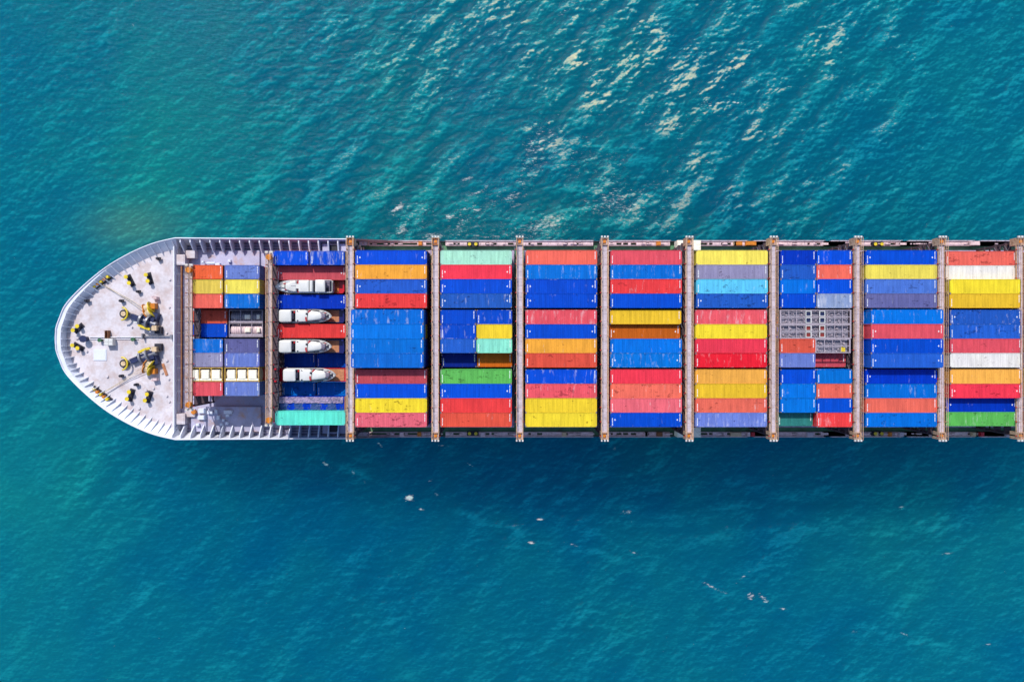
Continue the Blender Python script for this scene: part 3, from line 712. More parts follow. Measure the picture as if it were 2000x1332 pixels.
def cmesh(Ln):
    if Ln in cache: return cache[Ln]
    cont = M['cont']; h = Ln / 2
    # shell: body with corrugated side sheets and slightly sunk roof
    s = MB(); y = W / 2 - .06
    n = int(Ln / .28); prof = []
    for k in range(n + 1):
        x = -h + .1 + (Ln - .2) * k / n; prof.append((x, y - (.035 if k % 2 else 0)))
    up = [(x, yy, 0.12) for x, yy in prof]; tp = [(x, yy, HH - .05) for x, yy in prof]
    s.loft([up, tp], close=False, caps=False)
    s.loft([[(x, -yy, z) for x, yy, z in tp], [(x, -yy, z) for x, yy, z in up]], close=False, caps=False)
    s.box(-h + .1, -y + .04, HH - .10, h - .1, y - .04, HH - .045)
    s.box(-h + .1, -y + .02, .12, -h + .14, y - .02, HH - .11)
    shell = s.mesh("container_shell", cont)
    f = MB()
    for sy in (-1, 1):
        yy = sy * (W / 2 - .05)
        f.box(-h + .18, yy - .05, HH - .11, h - .18, yy + .05, HH - .012)
        f.box(-h + .18, yy - .05, 0, h - .18, yy + .05, .16)
        for sx in (-1, 1): f.box(sx * (h - .08) - .08, yy - .049, .16, sx * (h - .08) + .08, yy + .049, HH - .16)
    for sx in (-1, 1):
        xx = sx * (h - .07)
        f.box(xx - .07, -W / 2 + .18, HH - .13, xx + .07, W / 2 - .18, HH - .008); f.box(xx - .07, -W / 2 + .18, 0, xx + .07, W / 2 - .18, .14)
        # roof reinforcement plates at the ends
    f.box(-h + .16, -W / 2 + .12, HH - .04, -h + .55, W / 2 - .12, HH - .03); f.box(h - .55, -W / 2 + .12, HH - .04, h - .16, W / 2 - .12, HH - .03)
    frame = f.mesh("frame", cont)
    dm = MB()
    dm.box(h - .09, -W / 2 + .1, .15, h - .045, -.01, HH - .14); dm.box(h - .09, .01, .15, h - .045, W / 2 - .1, HH - .14)
    door = dm.mesh("door", cont)
    b = MB()
    for yy in (-.85, -.35, .35, .85): b.tube((h - .015, yy, .12), (h - .015, yy, HH - .15), .022, n=6)
    bars = b.mesh("locking_bars", M['steel'])
    c = MB().cbox(0, 0, 0, .178, .162, .118)
    cast = c.mesh("corner_casting", M['casting'])
    mk = MB(); z = HH - .025
    for k in range(4): mk.box(-.07, -.62 + k * .11, 0, .07, -.55 + k * .11, .004)
    for k in range(7): mk.box(-.07, -.10 + k * .11, 0, .07, -.03 + k * .11, .004)
    mark = mk.mesh("roof_code_marking", M['markwhite'])
    em = MB().box(-.13, -.04, 0, .13, .04, .004).box(-.04, .04, 0, .04, .15, .004).box(-.04, -.15, 0, .04, -.04, .004).mesh("roof_emblem", M['markwhite'])
    lowm = MB(); lowm.v = list(s.v); lowm.f = list(s.f); lowm.add(f.v, f.f); lowm.add(dm.v, dm.f)
    low = lowm.mesh("stacked_container", cont)
    cache[Ln] = (shell, frame, door, bars, cast, mark, em, low); return cache[Ln]
def tint_obj(o, rgb_, wear, scuff):
    o.color = rgb_; o["wear"] = float(wear); o["scuff"] = float(scuff)
def jitter(c, a=.04): return tuple(min(1, max(0, v * (1 + random.uniform(-a, a)))) for v in c[:3]) + (1,)
ALL_TOP = []
def container(key, x0, y, ztop_, Ln, wear=.3, scuff=.1, emblem=False, marks=1, label="", flip=False):
    shell, frame, door, bars, cast, mark, em, low = cmesh(Ln)
    jj = random.uniform(.88, 1.06); col = tuple(v * jj * random.uniform(.96, 1.04) for v in rgb(*C[key])[:3]) + (1,); h = Ln / 2; z = ztop_ - HH
    o = link("shipping_container", shell, None, (x0 + h, y + random.uniform(-.008, .008), z), (0, 0, math.pi if flip else 0))
    tint_obj(o, col, wear, scuff)
    fr = link("frame", frame, o); tint_obj(fr, jitter(col, .08), wear * .5, scuff + .12)
    dr = link("door", door, o); tint_obj(dr, jitter(col, .1), wear, scuff); link("locking_bars", bars, dr)
    for sx in (-1, 1):
        for sy in (-1, 1): link("corner_casting", cast, o, (sx * (h - .09), sy * (W / 2 - .081), HH - .055))
    if marks:
        link("roof_code_marking", mark, o, (-h + .34, -.35, HH - .027)); link("roof_code_marking", mark, o, (h - .34, .35, HH - .027), (0, 0, math.pi))
    if emblem:
        for sx in (-1, 1): link("roof_emblem", em, o, (sx * (h - .78), 0, HH - .04))
    thing(o, label, "container", "shipping containers stacked on deck"); ALL_TOP.append((o, x0, y, z, Ln)); return o

def rowy(g, r): return -g * 10.15 + (1.5 - r) * 2.462      # g=-1 upper block, 0, 1 ; r=0..3 downwards
ORD = ["first", "second", "third", "fourth", "fifth", "sixth", "seventh", "eighth", "ninth", "tenth", "eleventh", "twelfth"]
# spec per row: key[:wear:scuff:flags], '|' separates two short ones; '-N' lowers by N metres
BAYS = [
 [["royal:.1:.25:e", "orange:.45:.25", "muted:.6:.15:e", "red:.65:.1"], ["azure:.45:.5", "azure:.1:.1", "azure:.35:.25", "steel:.2:.3"], ["mrose:.45:.2", "royal:.2:.1", "yellow:.55:.05", "pink:.75:.2"]],
 [["pmint:.35:.1", "crimson:.15:.1:e", "royal:.1:.1:e", "muted:.5:.35:e"], ["royal:.1:.1|royal:.1:.45", "royal:.2:.5|yellow:.1:.05", "muted:.4:.15|mint:.5:.1", "navy:.1:.1:L|brown:.3:.1:L"], ["green:.6:.15", "royal:.2:.1:e", "red:.1:.1", "orangered:.3:.1"]],
 [["salmon:.15:.1", "azure:.3:.45", "royal:.15:.25:e", "royal:.3:.15:e"], ["rose:.25:.6", "royal:.1:.1:e", "orange:.2:.2", "orangered:.6:.15"], ["royal:.15:.45", "rose:.7:.25", "yellow:.15:.05", "yellow:.35:.05"]],
 [["rose:.2:.15", "azure:.2:.45", "red:.4:.4", "royal:.2:.15"], ["golden:.25:.1:H", "brown:.35:.1:L:e", "azure:.3:.3", "azure:.2:.55:e"], ["crimson:.1:.12", "salmon:.65:.2", "pink:.2:.25", "royal:.25:.2:e"]],
 [["lyellow:.2:.0", "grey:.5:.1", "cyan:.65:.1", "muted:.75:.1:e"], ["rose:.2:.5", "yellow:.2:.0", "crimson:.15:.1", "bright:.2:.35"], ["lorange:.15:.1", "golden:.35:.1", "salmon:.4:.2", "peri:.35:.6"]],
 [["deep:.2:.2|royal:.1:.5", "muted:.5:.2|salmon:.1:.35", "azure:.1:.15|royal:.1:.1", "royal:.1:.1|patchy:.5:.75"], ["GRID", "GRID", "tanred:.45:.2|GRID20", "peri:.35:.25|mrose:.3:.4:L"], ["royal:.2:.1|azure:.2:.15", "azure:.3:.2|salmon:.35:.15", "azure:.45:.2|royal:.1:.1", "teal:.3:.15:L|red:.3:.45"]],
 [["royal:.15:.15:e", "lyellow:.1:.0", "periblue:.5:.3", "slate:.6:.2"], ["azure:.15:.4", "rose:.1:.1:e", "royal:.2:.2:e", "muted:.2:.2:e"], ["deep:.2:.15:e", "azure:.15:.3", "salmon:.15:.15", "azure:.55:.1"]],
 [["salmon:.65:.1", "white:.25:.0", "yellow:.15:.0", "golden:.2:.05"], ["muted:.5:.35:e", "muted:.7:.35", "rose:.3:.25", "white:.35:.0"], ["lorange:.25:.0", "crimson:.45:.1:e", "deep:.2:.1:e", "green:.5:.4"]],
 [["royal:.2:.2", "red:.3:.1", "royal:.2:.2", "orange:.2:.1"], ["wine:.2:.2", "royal:.2:.2", "salmon:.2:.2", "deep:.2:.2"], ["wine:.2:.2", "deep:.2:.2", "salmon:.2:.2", "deep:.2:.2"]],
]
dz = {(0, 0): 1.7, (6, 0): 1.5, (7, -1): -1.2, (7, 1): 0}
dxs = {(0, 0): -.35, (2, -1): 0.05, (4, -1): .15, (5, 0): -.1, (6, 0): .15}
labels_seen = {}
def uniq(s):
    labels_seen[s] = labels_seen.get(s, 0) + 1; return s
def stack_under(x0, y, ztop_, Ln, base, bayname, rown, side=''):
    low = cmesh(Ln)[7]; k = 1; z = ztop_ - HH
    while z - HH > base - .6:
        z -= HH + .012
        if z - 0 < base - .7: break
        key = random.choice(['royal', 'deep', 'navy', 'azure', 'wine', 'tanred', 'red', 'royal', 'brown', 'orange', 'slate', 'teal', 'mrose', 'yellow'])
        zz = z if z - HH > base - .6 else z
        o = link("stacked_container", low, None, (x0 + Ln / 2, y, max(zz, base)))
        tint_obj(o, rgb(*C[key]), .4, .2)
        thing(o, f"{NAME[key]} container {('one', 'two', 'three', 'four')[min(k, 4) - 1]} below the top in {rown} row, {bayname} bay from bow{side}", "container", "containers buried under the top tier")
        k += 1
        if z - HH < base: break

L40, L20 = 12.192, 6.058
def grid_rack(x0, y, ztop_, Ln, cols, label, holes=()):
    o = bpy.data.objects.new("cell_rack", None); COL.objects.link(o); o.location = (x0, y, ztop_ - HH)
    hw = W / 2
    mb = MB()
    for yy in (-hw, hw - .14): mb.box(0, yy, 0, Ln, yy + .14, .3); mb.box(0, yy, HH - .16, Ln, yy + .14, HH)
    for xx in (0, Ln - .22):
        mb.box(xx, -hw + .14, HH - .18, xx + .22, hw - .14, HH - .01)
        for yy in (-hw, hw - .14): mb.box(xx, yy + .002, .3, xx + .14, yy + .138, HH - .16)
    build("outer_frame", mb, M['gridbar'], o)
    mb = MB(); mb.box(.22, -.05, HH - .14, Ln - .22, .05, HH - .03)
    for k in range(1, cols):
        xx = .22 + (Ln - .44) * k / cols; mb.box(xx - .04, -hw + .14, HH - .15, xx + .04, hw - .14, HH - .04)
    build("divider_bars", mb, M['gridbar'], o)
    mb = MB()
    for yy in (-hw + .14, .05): mb.box(.22, yy, HH - .75, Ln - .22, yy + hw - .19, HH - .7)
    build("cargo_tray", mb, M['grating'], o)
    mb = MB(); cw = (Ln - .44) / cols
    for k in range(cols):
        for s_ in (-1, 1):
            for q in range(5):
                mb.cbox(.22 + cw * (k + random.uniform(.15, .85)), s_ * random.uniform(.25, .95), HH - .6, random.uniform(.1, .35), random.uniform(.08, .3), random.uniform(.1, .25), random.random())
    build("loose_fittings", mb, M['gridbar'], o)
    if not holes: build('yellow_gear', MB().box(Ln - 1.5, -1.0, HH - .7, Ln - .8, -.3, HH - .25).box(Ln - 1.35, -.3, HH - .7, Ln - 1.1, -.1, HH - .35), M['yellow'], o)
    for hx in holes:
        fr_ = MB()
        for s_ in (-1, 1):
            yc = s_ * .56
            fr_.box(hx - .5, yc - .46, HH - .02, hx + .5, yc - .36, HH + .03).box(hx - .5, yc + .36, HH - .02, hx + .5, yc + .46, HH + .03).box(hx - .5, yc - .36, HH - .02, hx - .38, yc + .36, HH + .03).box(hx + .38, yc - .36, HH - .02, hx + .5, yc + .36, HH + .03)
        build("opening_rim", fr_, M['white'], o)
        build("opening_well", MB().box(hx - .38, -.92, HH - .62, hx + .38, -.2, HH - .2).box(hx - .38, .2, HH - .62, hx + .38, .92, HH - .2), M['navy'] if y > 1.3 * 2.462 - .5 else M['redwell'], o)
    thing(o, label, "open rack", "grey open racks in the deck stacks")
    return o

for bi, bay in enumerate(BAYS):
    x0b = BAYX[bi]; bn = ORD[bi + 2]
    # flat list of display names for neighbour wording
    def nm(cell, side=0):
        if cell.startswith("GRID"): return "grey rack"
        p = cell.split("|"); p = p[side] if len(p) > side else p[0]
        return "grey rack" if p.startswith("GRID") else NAME[p.split(":")[0]]
    flat = [(g - 1, r, bay[g][r]) for g in range(3) for r in range(4)]
    for fi, (g, r, cell) in enumerate(flat):
        y = rowy(g, r); z = 25.0 + dz.get((bi, g), 0); x = x0b + dxs.get((bi, g), 0)
        if bi == 7 and g == -1: x = x0b - .35; z = 25 - (1.2 if r < 2 else 0); x = X(1847, z) if r < 2 else X(1855, 25)
        if bi == 7 and g == 0: x = X(1856, 25)
        if bi == 7 and g == 1: x, z = (X(1856, 25), 25) if r < 2 else (X(1848, 23.8), 23.8)
        rown = ORD[min(fi, 9)] if fi < 10 else ("eleventh", "twelfth")[fi - 10]
        parts = cell.split("|"); two = len(parts) == 2
        for si, p in enumerate(parts):
            Ln = L20 if two else L40
            xx = x + si * (L20 + .12)
            if p.startswith("GRID"):
                if p == "GRID20": grid_rack(X(1592, 25), y, z, L20, 4, "short grey open rack of eight cells with a yellow patch, eighth bay from bow")
                else: grid_rack(xx, y, z, L40, 9, f"long grey open rack with {'dark navy' if r == 0 else 'rusty red'} openings, eighth bay from bow", (X(1579, 25) - xx, X(1606, 25) - xx))
                stack_under(xx, y, z, Ln, 14.6, bn, rown); continue
            q = p.split(":"); key = q[0]; fl = "".join(q[3:]); zz = z
            if 'L' in fl: zz = z - (1.3 if key in ('brown', 'teal') and bi > 1 else 2.1)
            if 'H' in fl: zz = z - .5
            up_n = nm(flat[fi - 1][2], si) if fi else None; dn_n = nm(flat[fi + 1][2], si) if fi < 11 else None
            size = "short " if two else "long "
            hf = (" forward" if si == 0 else " aft") if two else ""
            if up_n and dn_n: lab = f"{size}{NAME[key]} container between {up_n} and {dn_n}, {hf.strip() + ' half, ' if hf else ''}{bn} bay"
            else: lab = f"{size}{NAME[key]} container in outermost row beside {up_n or dn_n}, {bn} bay{hf}"
            if not two: lab = lab.replace("long ", "long ", 1)
            if lab in labels_seen: lab = lab.replace(" container", f" container in {rown} row", 1)
            if len(lab.split()) <= 14: lab += ' from bow' if not lab.endswith((' aft', ' forward')) else ''
            uniq(lab)
            container(key, xx, y, zz, Ln, float(q[1]), float(q[2]), 'e' in fl, 1 if key not in ('yellow', 'lyellow', 'white', 'pmint') else 0, lab)
            stack_under(xx, y, zz, Ln, 14.6, bn, rown, (', forward', ', aft')[si] if two else '')

# ---- first bay: short pairs
def rowyA(py, z): return Y(py, z)
ZA = 22.4
A = [(531.5, "coral:.3:.35", "peri:.7:.25", 0), (560, "buff:.2:.1", "lyellow:.15:.0", 0), (588, "salmon:.4:.2", "steel:.3:.5", 0),
     (619, "tanred:.5:.15", "TANK", -2.6), (645, "royal:.1:.1", "TANK", -2.6),
     (675.5, "steel:.15:.55", "slate:.45:.1", 0), (703, "grey:.35:.4", "peri:.25:.6", 0), (731.5, "YTANK", "YTANK", 0), (759.5, "rose:.2:.1", "peri:.25:.5", 0)]
def tank(x0, y, ztop_, frame_m, tank_m, label, boxes, wide=.62, name="tank_container"):
    o = bpy.data.objects.new(name, None); COL.objects.link(o); o.location = (x0, y, ztop_ - HH); Ln = L20; hw = W / 2
    mb = MB()
    for yy in (-hw, hw - .1):
        mb.box(0, yy, HH - .14, Ln, yy + .1, HH); mb.box(0, yy, 0, Ln, yy + .1, .15)
        for xx in (0, Ln - .1): mb.box(xx, yy + .002, .15, xx + .1, yy + .098, HH - .14)
    for xx in (0, Ln * .33, Ln * .66, Ln - .16): mb.box(xx, -hw + .1, HH - .13, xx + .1, hw - .1, HH - .01)
    build("outer_frame", mb, frame_m, o)
    mb = MB().tube((.2, 0, 1.22), (Ln - .2, 0, 1.22), 1.08, n=24); build("tank", mb, tank_m, o, smooth=True)
    mb = MB()
    for k in range(14): xx = .35 + k * .4; mb.tube((xx, 0, 1.22), (xx + .06, 0, 1.22), 1.11, n=24)
    build("tank_ribs", mb, M['gridbar'], o)
    mb = MB().box(.2, -hw + .16, HH - .12, Ln - .2, -hw + .55, HH - .06); build("top_walkway", mb, M['creamwhite'] if frame_m == M['gold'] else frame_m, o)
    for k, (cx, w) in enumerate(boxes):
        mb = MB().box(cx - w / 2, -wide, HH - .4, cx + w / 2, wide, HH - .03).box(cx - w / 2 + .1, -wide + .1, HH - .03, cx + w / 2 - .1, wide - .1, HH + .05)
        build("hatch_box", mb, M['creamwhite'], o)
    thing(o, label, "tank container", "tank containers near the bow")
for ri, (py_, a_, b_, dz_) in enumerate(A):
    z = ZA + dz_; y = Y(py_, z)
    for si, sp in enumerate((a_, b_)):
        x = (X(367, ZA) if dz_ == 0 else X(377, z)) + si * (L20 + .35)
        if sp == "YTANK":
            tank(x, y, z, M['gold'], M['cream'], f"yellow framed tank container with three white boxes, {'forward' if si == 0 else 'aft'} one of the pair in first bay", [(1.15, 1.35), (3.0, 1.35), (4.85, 1.45)], .8)
        elif sp == "TANK":
            tank(x, y, z, M['gridbar'], M['steel'] if ri == 3 else M['pink'], f"{'grey ribbed' if ri == 3 else 'pinkish ribbed'} tank container with two white lids, first bay near the bow", [(3.3, 1.0), (5.2, .55)], .38)
        else:
            q = sp.split(":")
            names = [NAME[A[j][1 + si].split(":")[0]] if A[j][1 + si][0].islower() else ("yellow tank" if A[j][1 + si][0] == 'Y' else "grey tank") for j in range(9)]
            nb = [names[j] for j in (ri - 1, ri + 1) if 0 <= j < 9]
            lab = f"short {NAME[q[0]]} container " + (f"between {nb[0]} and {nb[1]} ones" if len(nb) == 2 else f"at the edge beside {nb[0]}") + f", {'forward' if si == 0 else 'aft'} column of first bay"
            container(q[0], x, y, z, L20, float(q[1]), float(q[2]), False, 1, uniq(lab))
        stack_under(x, y, z, L20, 14.5, "first", ORD[ri], (', forward', ', aft')[si])

# ---- second bay: yachts between containers
def rounded(x0_, x1_, w0, w1, r0=.3, r1=.3, bul=.0):
    """plan outline of a cabin: tapers from half width w0 to w1, rounded ends"""
    up_ = []
    for k in range(7):
        t = k / 6 * math.pi / 2; up_.append((x0_ + r0 * (1 - math.sin(t)), w0 - r0 * .9 * (1 - math.cos(t)) * 1.0 if r0 else w0))
    up_ = [(x0_ + r0 * (1 - math.cos(R(a))), (w0 - r0 * .9) + r0 * .9 * math.sin(R(a))) for a in (0, 20, 40, 60, 90)]
    for k in range(1, 6):
        t = k / 6; up_.append((x0_ + r0 + (x1_ - r1 - x0_ - r0) * t, w0 + (w1 - w0) * t ** 1.6 + bul * math.sin(t * math.pi)))
    up_ += [(x1_ - r1 * (1 - math.sin(R(a))), (w1 - min(r1, w1) * .95) + min(r1, w1) * .95 * math.cos(R(a))) for a in (0, 30, 55, 75, 90)]
    return up_ + [(x, -yy) for x, yy in reversed(up_)]
def cabin(x0_, x1_, w0, w1, z0_, z1_, r0=.3, r1=.3, tuck=.12, bul=0.):
    a_ = rounded(x0_, x1_, w0, w1, r0, r1, bul); cx = (x0_ + x1_) / 2
    def ring(dx, dw, z): return [(cx + (x - cx) * (1 - dx / (x1_ - x0_) * 2), yy * (1 - dw / max(w0, w1)), z) for x, yy in a_]
    return MB().loft([ring(0, 0, z0_), ring(tuck * .35, tuck * .35, z0_ + (z1_ - z0_) * .72), ring(tuck, tuck * .9, z1_ - .03), ring(tuck * 2.2, tuck * 2.0, z1_ + .03)])
def yacht(x0, y, zdeck, bowleft, label, Ln, kind):
    """motor yacht seen from above; local +x runs from stern to bow"""
    o = bpy.data.objects.new("motor_yacht", None); COL.objects.link(o)
    o.location = (x0 + (Ln if bowleft else 0), y, zdeck); o.rotation_euler = (0, 0, math.pi if bowleft else 0)
    hw = 1.2; rings = []
    ts = [0, .02, .06, .15, .3, .5, .65, .75, .83, .9, .95, .985, 1.0]
    def hb(t): return hw * (.9 + .1 * min(1, t / .06)) * (1 - (.80 * max(0, (t - .66) / .34) ** 2.4 + .17 * max(0, (t - .95) / .05) ** 2))
    for dz_, f_, sh in ((-1.35, .2, .88), (-.9, .72, .94), (-.3, .97, .99), (.0, 1, 1), (.1, .97, .995)):
        rings.append([(t * Ln * sh, hb(t) * f_, dz_ + .25 * t * t) for t in ts] + [(t * Ln * sh, -hb(t) * f_ - .001, dz_ + .25 * t * t) for t in reversed(ts)])
    build("hull", MB().loft(rings), M['white'], o, smooth=True)
    b = lambda n_, mb, m_, sm=True: build(n_, mb, M[m_], o, smooth=sm)
    rl = MB(); pts = [(t * Ln, hb(t) * .93, .42 + .3 * t * t) for t in (.55, .65, .75, .83, .9, .95, .985)]
    pts = pts + [(x, -yy, z) for x, yy, z in reversed(pts)]
    rl.path(pts, .03, 5)
    for x, yy, z in pts[::2]: rl.tube((x, yy, z - .45), (x, yy, z), .02, n=4)
    b("bow_rail", rl, 'steel')
    sc_ = Ln / 9.3
    if kind == 0:
        b("hardtop", cabin(.15, 2.35, 1.08, 1.05, 1.25, 1.5, .35, .15), 'white')
        hs = MB()
        for qx in (.4, 2.1):
            for qy in (-.9, .9): hs.box(qx - .06, qy - .06, .1, qx + .06, qy + .06, 1.26)
        b("hardtop_posts", hs, 'white', False)
        b("side_decks", MB().box(2.9, -1.08, .1, 6.6, 1.08, .2), 'slategrey', False)
        b("cockpit_floor", MB().box(.2, -.95, .36, 2.9, .95, .4), 'glass', False)
        b("helm_seat", MB().cbox(2.35, -.05, .6, .22, 1.0, .4), 'slategrey', False)
        b("flybridge", cabin(2.85, 5.1, 1.08, 1.05, .3, 1.05, .2, .3), 'white')
        b("flybridge_windows", MB().cbox(3.35, .82, 1.06, .28, .2, .06).cbox(3.35, -.82, 1.06, .28, .2, .06).cbox(5.0, .35, 1.06, .5, .3, .04).cbox(4.3, 1.08, .6, 1.4, .1, .35).cbox(4.3, -1.08, .6, 1.4, .1, .35), 'glass', False)
        arc = MB(); pv = None
        for k in range(11):
            t = k / 10; q = Vector((5.55 - .75 * math.sin(t * 2.2), .95 - 1.9 * t, 1.06))
            if pv is not None and not (3 <= k <= 6): arc.tube(pv, q, .15, n=6)
            pv = q
        b("radar_arch", arc, 'redline')
        b("main_cabin", cabin(5.0, 8.2, .96, .58, .2, .98, .2, .5, .14), 'white')
        b("windscreen", cabin(7.15, 8.25, .66, .46, .6, 1.02, .1, .4, .10), 'slategrey')
        b("cabin_roof", cabin(5.15, 7.55, .78, .56, .95, 1.14, .2, .4, .1), 'white')
        b("sun_pads", MB().cbox(8.5, .22, .42, .3, .2, .1).cbox(8.5, -.22, .42, .3, .2, .1), 'slategrey', False)
        b("side_windows", MB().cbox(6.1, -.94, .6, 1.7, .16, .3).cbox(6.1, .94, .6, 1.7, .16, .3), 'glass', False)
        b("deck_fittings", MB().cbox(8.45, 0, .5, .25, .25, .2).cbox(7.7, .72, .5, .4, .08, .14).cbox(7.7, -.72, .5, .4, .08, .14).cbox(1.9, -1.08, .5, .7, .1, .3), 'glass', False)
        b("deck_cushions", MB().cbox(5.0, -.98, .3, .5, .16, .1).cbox(8.0, .55, .48, .45, .12, .08).cbox(8.0, -.55, .48, .45, .12, .08).cbox(2.6, .7, .5, .2, .35, .2), 'redline', False)
        b("stern_platform", MB().box(-.25, -.85, -.3, .1, .85, -.2), 'wood', False)
    else:
        b("aft_rail", MB().path([(.1, -1.05, .9), (-.05, -.9, .9), (-.05, .9, .9), (.1, 1.05, .9), (1.2, 1.1, .9)], .05, 6).path([(.1, -1.05, .9), (1.2, -1.1, .9)], .05, 6), 'white')
        b("aft_seats", MB().box(.1, -.9, .3, .45, .9, .6).cbox(.9, .5, .45, .4, .5, .2), 'glass', False)
        b("cockpit_floor", MB().box(.1, -.98, .24, 3.2, .98, .28), 'slategrey', False)
        b("hardtop", cabin(1.0, 2.75, 1.08, 1.08, 1.4, 1.62, .12, .12, .08), 'white')
        b("hardtop_base", MB().box(1.15, -.9, .28, 2.6, .9, 1.4), 'white', False)
        b("windscreen", MB().box(2.8, -.95, .3, 3.15, .95, .7), 'glass', False)
        b("bridge_screen", cabin(3.2, 3.8, 1.04, 1.04, .3, 1.35, .05, .1, .05), 'white')
        b("upper_cabin", cabin(3.85, 5.85, 1.1, 1.1, .3, 1.25, .1, .2), 'white')
        b("side_recess", MB().box(5.88, -1.05, .26, 6.2, -.4, .4).box(5.88, .4, .26, 6.2, 1.05, .4), 'redline', False)
        b("cabin_link", MB().box(5.8, -.4, .3, 6.3, .4, 1.0), 'white', False)
        b("main_cabin", cabin(6.2, 8.2, 1.02, .72, .3, 1.0, .15, .5), 'white')
        b("roof_lettering", MB().box(6.3, -.08, 1.045, 7.1, -.02, 1.06), 'steel', False)
        b("foredeck_boat", cabin(8.35, 9.0, .28, .2, .3, .6, .1, .15, .04), 'white')
        b("deck_seats", MB().cbox(8.1, .55, .45, .7, .14, .16).cbox(8.3, -.5, .45, .7, .14, .16), 'redline', False)
        b("deck_fittings", MB().cbox(8.6, .62, .45, .5, .18, .2).cbox(7.9, -.85, .45, .5, .14, .2).cbox(9.35, 0, .5, .25, .3, .2), 'bulwark', False)
    thing(o, label, "yacht", "motor yachts carried between the containers")
    return o
YRED = paint("yacht_red", rgb(225, 15, 40), .3, var=.06); YNAVY = paint("yacht_navy", rgb(20, 25, 110), .3, var=.08)
M['slategrey'] = paint('slate_cushions', rgb(130, 120, 138), .7); M['yred'] = YRED; M['ynavy'] = YNAVY
def flat_rack(x0, y, z, key, label):
    """z is the floor height"""
    o = bpy.data.objects.new("flat_rack", None); COL.objects.link(o); o.location = (x0, y, z); o.scale = (1.08, 1, 1)
    mat = M['yred'] if key == 'wine' else M['ynavy']
    pl = build("platform", MB().box(0, -1.2, -.55, L40, 1.2, 0).box(0, -1.2, 0, L40, -1.1, .14).box(0, 1.1, 0, L40, 1.2, .14), mat, o)
    wf = MB()
    for k in range(8): wf.box(1.35, -1.05 + k * .263, .004, L40 - 1.05, -1.05 + k * .263 + .24, .07)
    build("plank_floor", wf, M['orangedeck' if 'pointed' in label else 'wood'], o)
    for xx in (0, L40 - .35):
        build("end_wall", MB().box(xx, -1.2, .14, xx + .35, -.95, 1.5).box(xx, .95, .14, xx + .35, 1.2, 1.5).box(xx + .05, -.95, .14, xx + .3, .95, .7), mat, o)
    for xx in (3.6, 8.6): build("cradle", MB().box(xx, -.9, .07, xx + .3, .9, .35).box(xx, -.95, .35, xx + .3, -.6, .9).box(xx, .6, .35, xx + .3, .95, .9), M['tan'], o)
    for xx in (2.6, 5.5, 8.0): build("lashing_strap", MB().path([(xx, -1.15, .1), (xx + .2, -1.13, 1.3)], .03, 4).path([(xx, 1.15, .1), (xx + .2, 1.13, 1.3)], .03, 4), M['orange'], o)
    thing(o, label, "flat rack", "flat racks under the yachts")
XB = X(541, 21)
zy = 20.9
def B(py_, z): return Y(py_, z)
rowB = [504, 533.5, 560, 589.5, 617.5, 646.5, 676.5, 704, 732, 760, 788, 816.5]
lab2 = "second bay from bow"
for si, key in enumerate(("royal:.2:.5", "royal:.4:.8")):
    q = key.split(":"); x = X(534, 22.6) + si * (L20 + .3)
    container(q[0], x, B(rowB[0], 22.6), 22.6, L20, float(q[1]), float(q[2]), False, 1, f"short royal blue container with {'few pale scuffs' if si == 0 else 'heavy pale scratches'} beside the red one, second bay")
    stack_under(x, B(rowB[0], 22.6), 22.6, L20, 14.5, "second", "first", (', forward', ', aft')[si])
for r_, key, l_ in ((1, "mrose:.1:.1:e", "long dusty red container between scuffed blue ones and topmost red yacht, " + lab2), (3, "deep:.25:.1:e", "long deep blue container between two white topped yachts, " + lab2), (5, "red:.2:.1:e", "long red container between the two navy hulled yachts, " + lab2)):
    q = key.split(":"); container(q[0], XB, B(rowB[r_], 21.2), 21.2, L40, float(q[1]), float(q[2]), True, 1, l_); stack_under(XB, B(rowB[r_], 21.2), 21.2, L40, 14.5, "second", ORD[r_])
for r_, zz, key in ((7, 17.4, 'royal'), (9, 18.2, 'azure')):
    for si in (0, 1):
        x = X(551, zz) + si * (L20 + .2)
        container(key, x, B(rowB[r_], zz), zz, L20, .3 if r_ == 7 else .5, .15, False, 1, f"short {'dark' if r_ == 7 else 'worn'} blue container sunk between {'yachts' if r_ == 7 else 'red yacht and tarped one'}, {'forward' if si == 0 else 'aft'} half, second bay")
zt_ = 22.6
container('aqua', X(537.5, zt_), B(rowB[11], zt_), zt_, L40, .35, .05, False, 0, "long aqua green container in the outermost row beside the tarp covered one")
stack_under(X(537.5, zt_), B(rowB[11], zt_), zt_, L40, 14.5, "second", "twelfth")
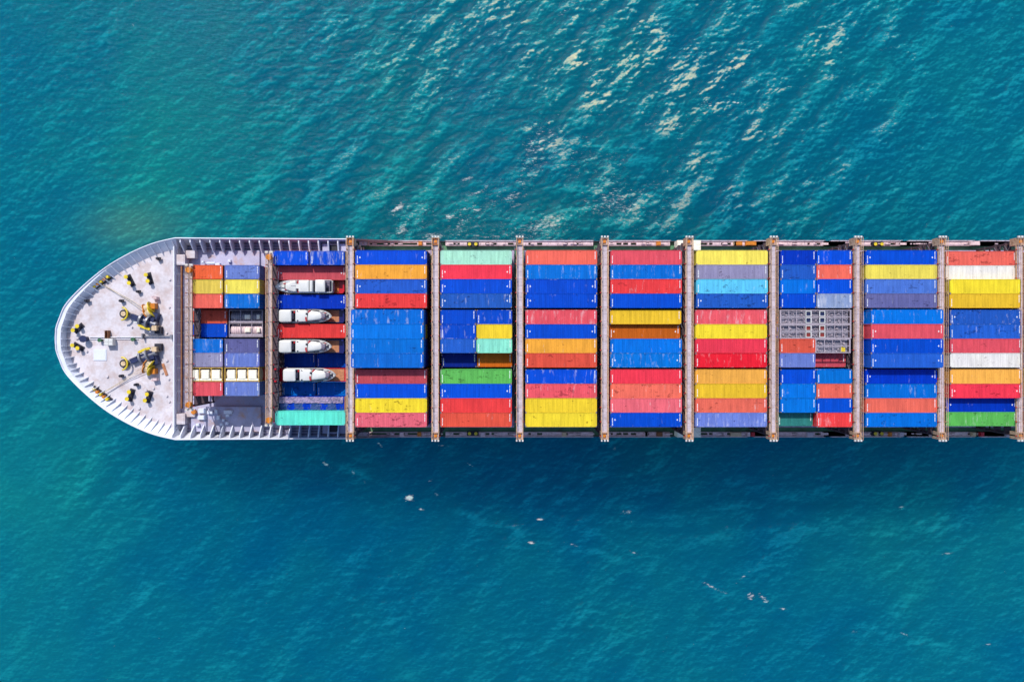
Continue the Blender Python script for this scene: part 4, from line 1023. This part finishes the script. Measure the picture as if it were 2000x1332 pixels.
# tarp covered open-top
zt_ = 20.6; y = B(rowB[10], zt_); x0 = X(539, zt_)
o = bpy.data.objects.new("tarped_container", None); COL.objects.link(o); o.location = (x0, y, zt_ - HH)
pl = build("shell", MB().box(.3, -1.2, 0, L40, 1.2, HH - .3), M['cont'], o); tint_obj(pl, rgb(*C['deep']), .5, .3)
rr = random.Random(5); vs = []; nxg, nyg = 50, 8
for i in range(nxg + 1):
    for j in range(nyg + 1):
        vs.append((.35 + (L40 - .7) * i / nxg, .05 + 1.1 * j / nyg, HH - .15 + .09 * math.sin(i * .9 + j * .5) + rr.uniform(-.07, .07)))
build("tarp_cover", MB().add(vs, [(i * (nyg + 1) + j, (i + 1) * (nyg + 1) + j, (i + 1) * (nyg + 1) + j + 1, i * (nyg + 1) + j + 1) for i in range(nxg) for j in range(nyg)]), M['tarp'], o)
vs = []
for i in range(nxg + 1):
    for j in range(5): vs.append((.4 + (L40 - .8) * i / nxg, -1.15 + 1.15 * j / 4, HH - .28 + rr.uniform(-.04, .04) + .05 * math.sin(i * .5)))
build("tarp_fold", MB().add(vs, [(i * 5 + j, (i + 1) * 5 + j, (i + 1) * 5 + j + 1, i * 5 + j + 1) for i in range(nxg) for j in range(4)]), M['plateblue'], o)
build("end_frame", MB().box(-.1, -1.22, 0, .2, 1.22, HH).box(L40 - .1, -1.22, 0, L40 + .3, 1.22, HH), M['rustbeam'], o)
thing(o, "open top container under crumpled grey and blue tarp beside the aqua green one", "container")
stack_under(x0, y, zt_, L40, 14.5, "second", "eleventh")
for r_, hull_, bl, l_ in ((2, 'yred', True, "white motor yacht on red rack facing the ship's bow, topmost of four"),
                      (4, 'ynavy', False, "white motor yacht on navy rack between the deep blue and red containers"),
                      (6, 'ynavy', False, "white motor yacht on navy rack just below the long red container"),
                      (8, 'yred', False, "white motor yacht on red rack facing aft, lowest of four")):
    y = B(rowB[r_], zy)
    x = X(539 if bl else (548 if r_ < 8 else 556), zy)
    yacht(x, y, zy, bl, l_, 10.1 if bl else 9.15, 1 if bl else 0)
    rx = X(531 if r_ != 8 else 541, 19.55)
    flat_rack(rx, B(rowB[r_], 19.55), 19.55, 'wine' if hull_ == 'yred' else 'navy', {2: "red flat rack with orange plank floor under the pointed yacht facing forward", 4: "navy flat rack with brown planks under yacht between blue and red containers", 6: "navy flat rack with brown planks under yacht below the red container", 8: "red flat rack with brown plank floor under the lowest yacht"}[r_])
    stack_under(rx, B(rowB[r_], 19.55), 18.95, L40, 14.5, "second", ORD[r_], " under a flat rack")
# yellow patch in the short rack

for _o in scene.objects:
    _l = _o.get("label")
    if _l and len(_l.split()) > 16: print("LONG", len(_l.split()), _l)
    if _l: labels_seen[_l + "#"] = labels_seen.get(_l + "#", 0) + 1
for _k, _v in labels_seen.items():
    if _k.endswith("#") and _v > 1: print("DUP", _v, _k)
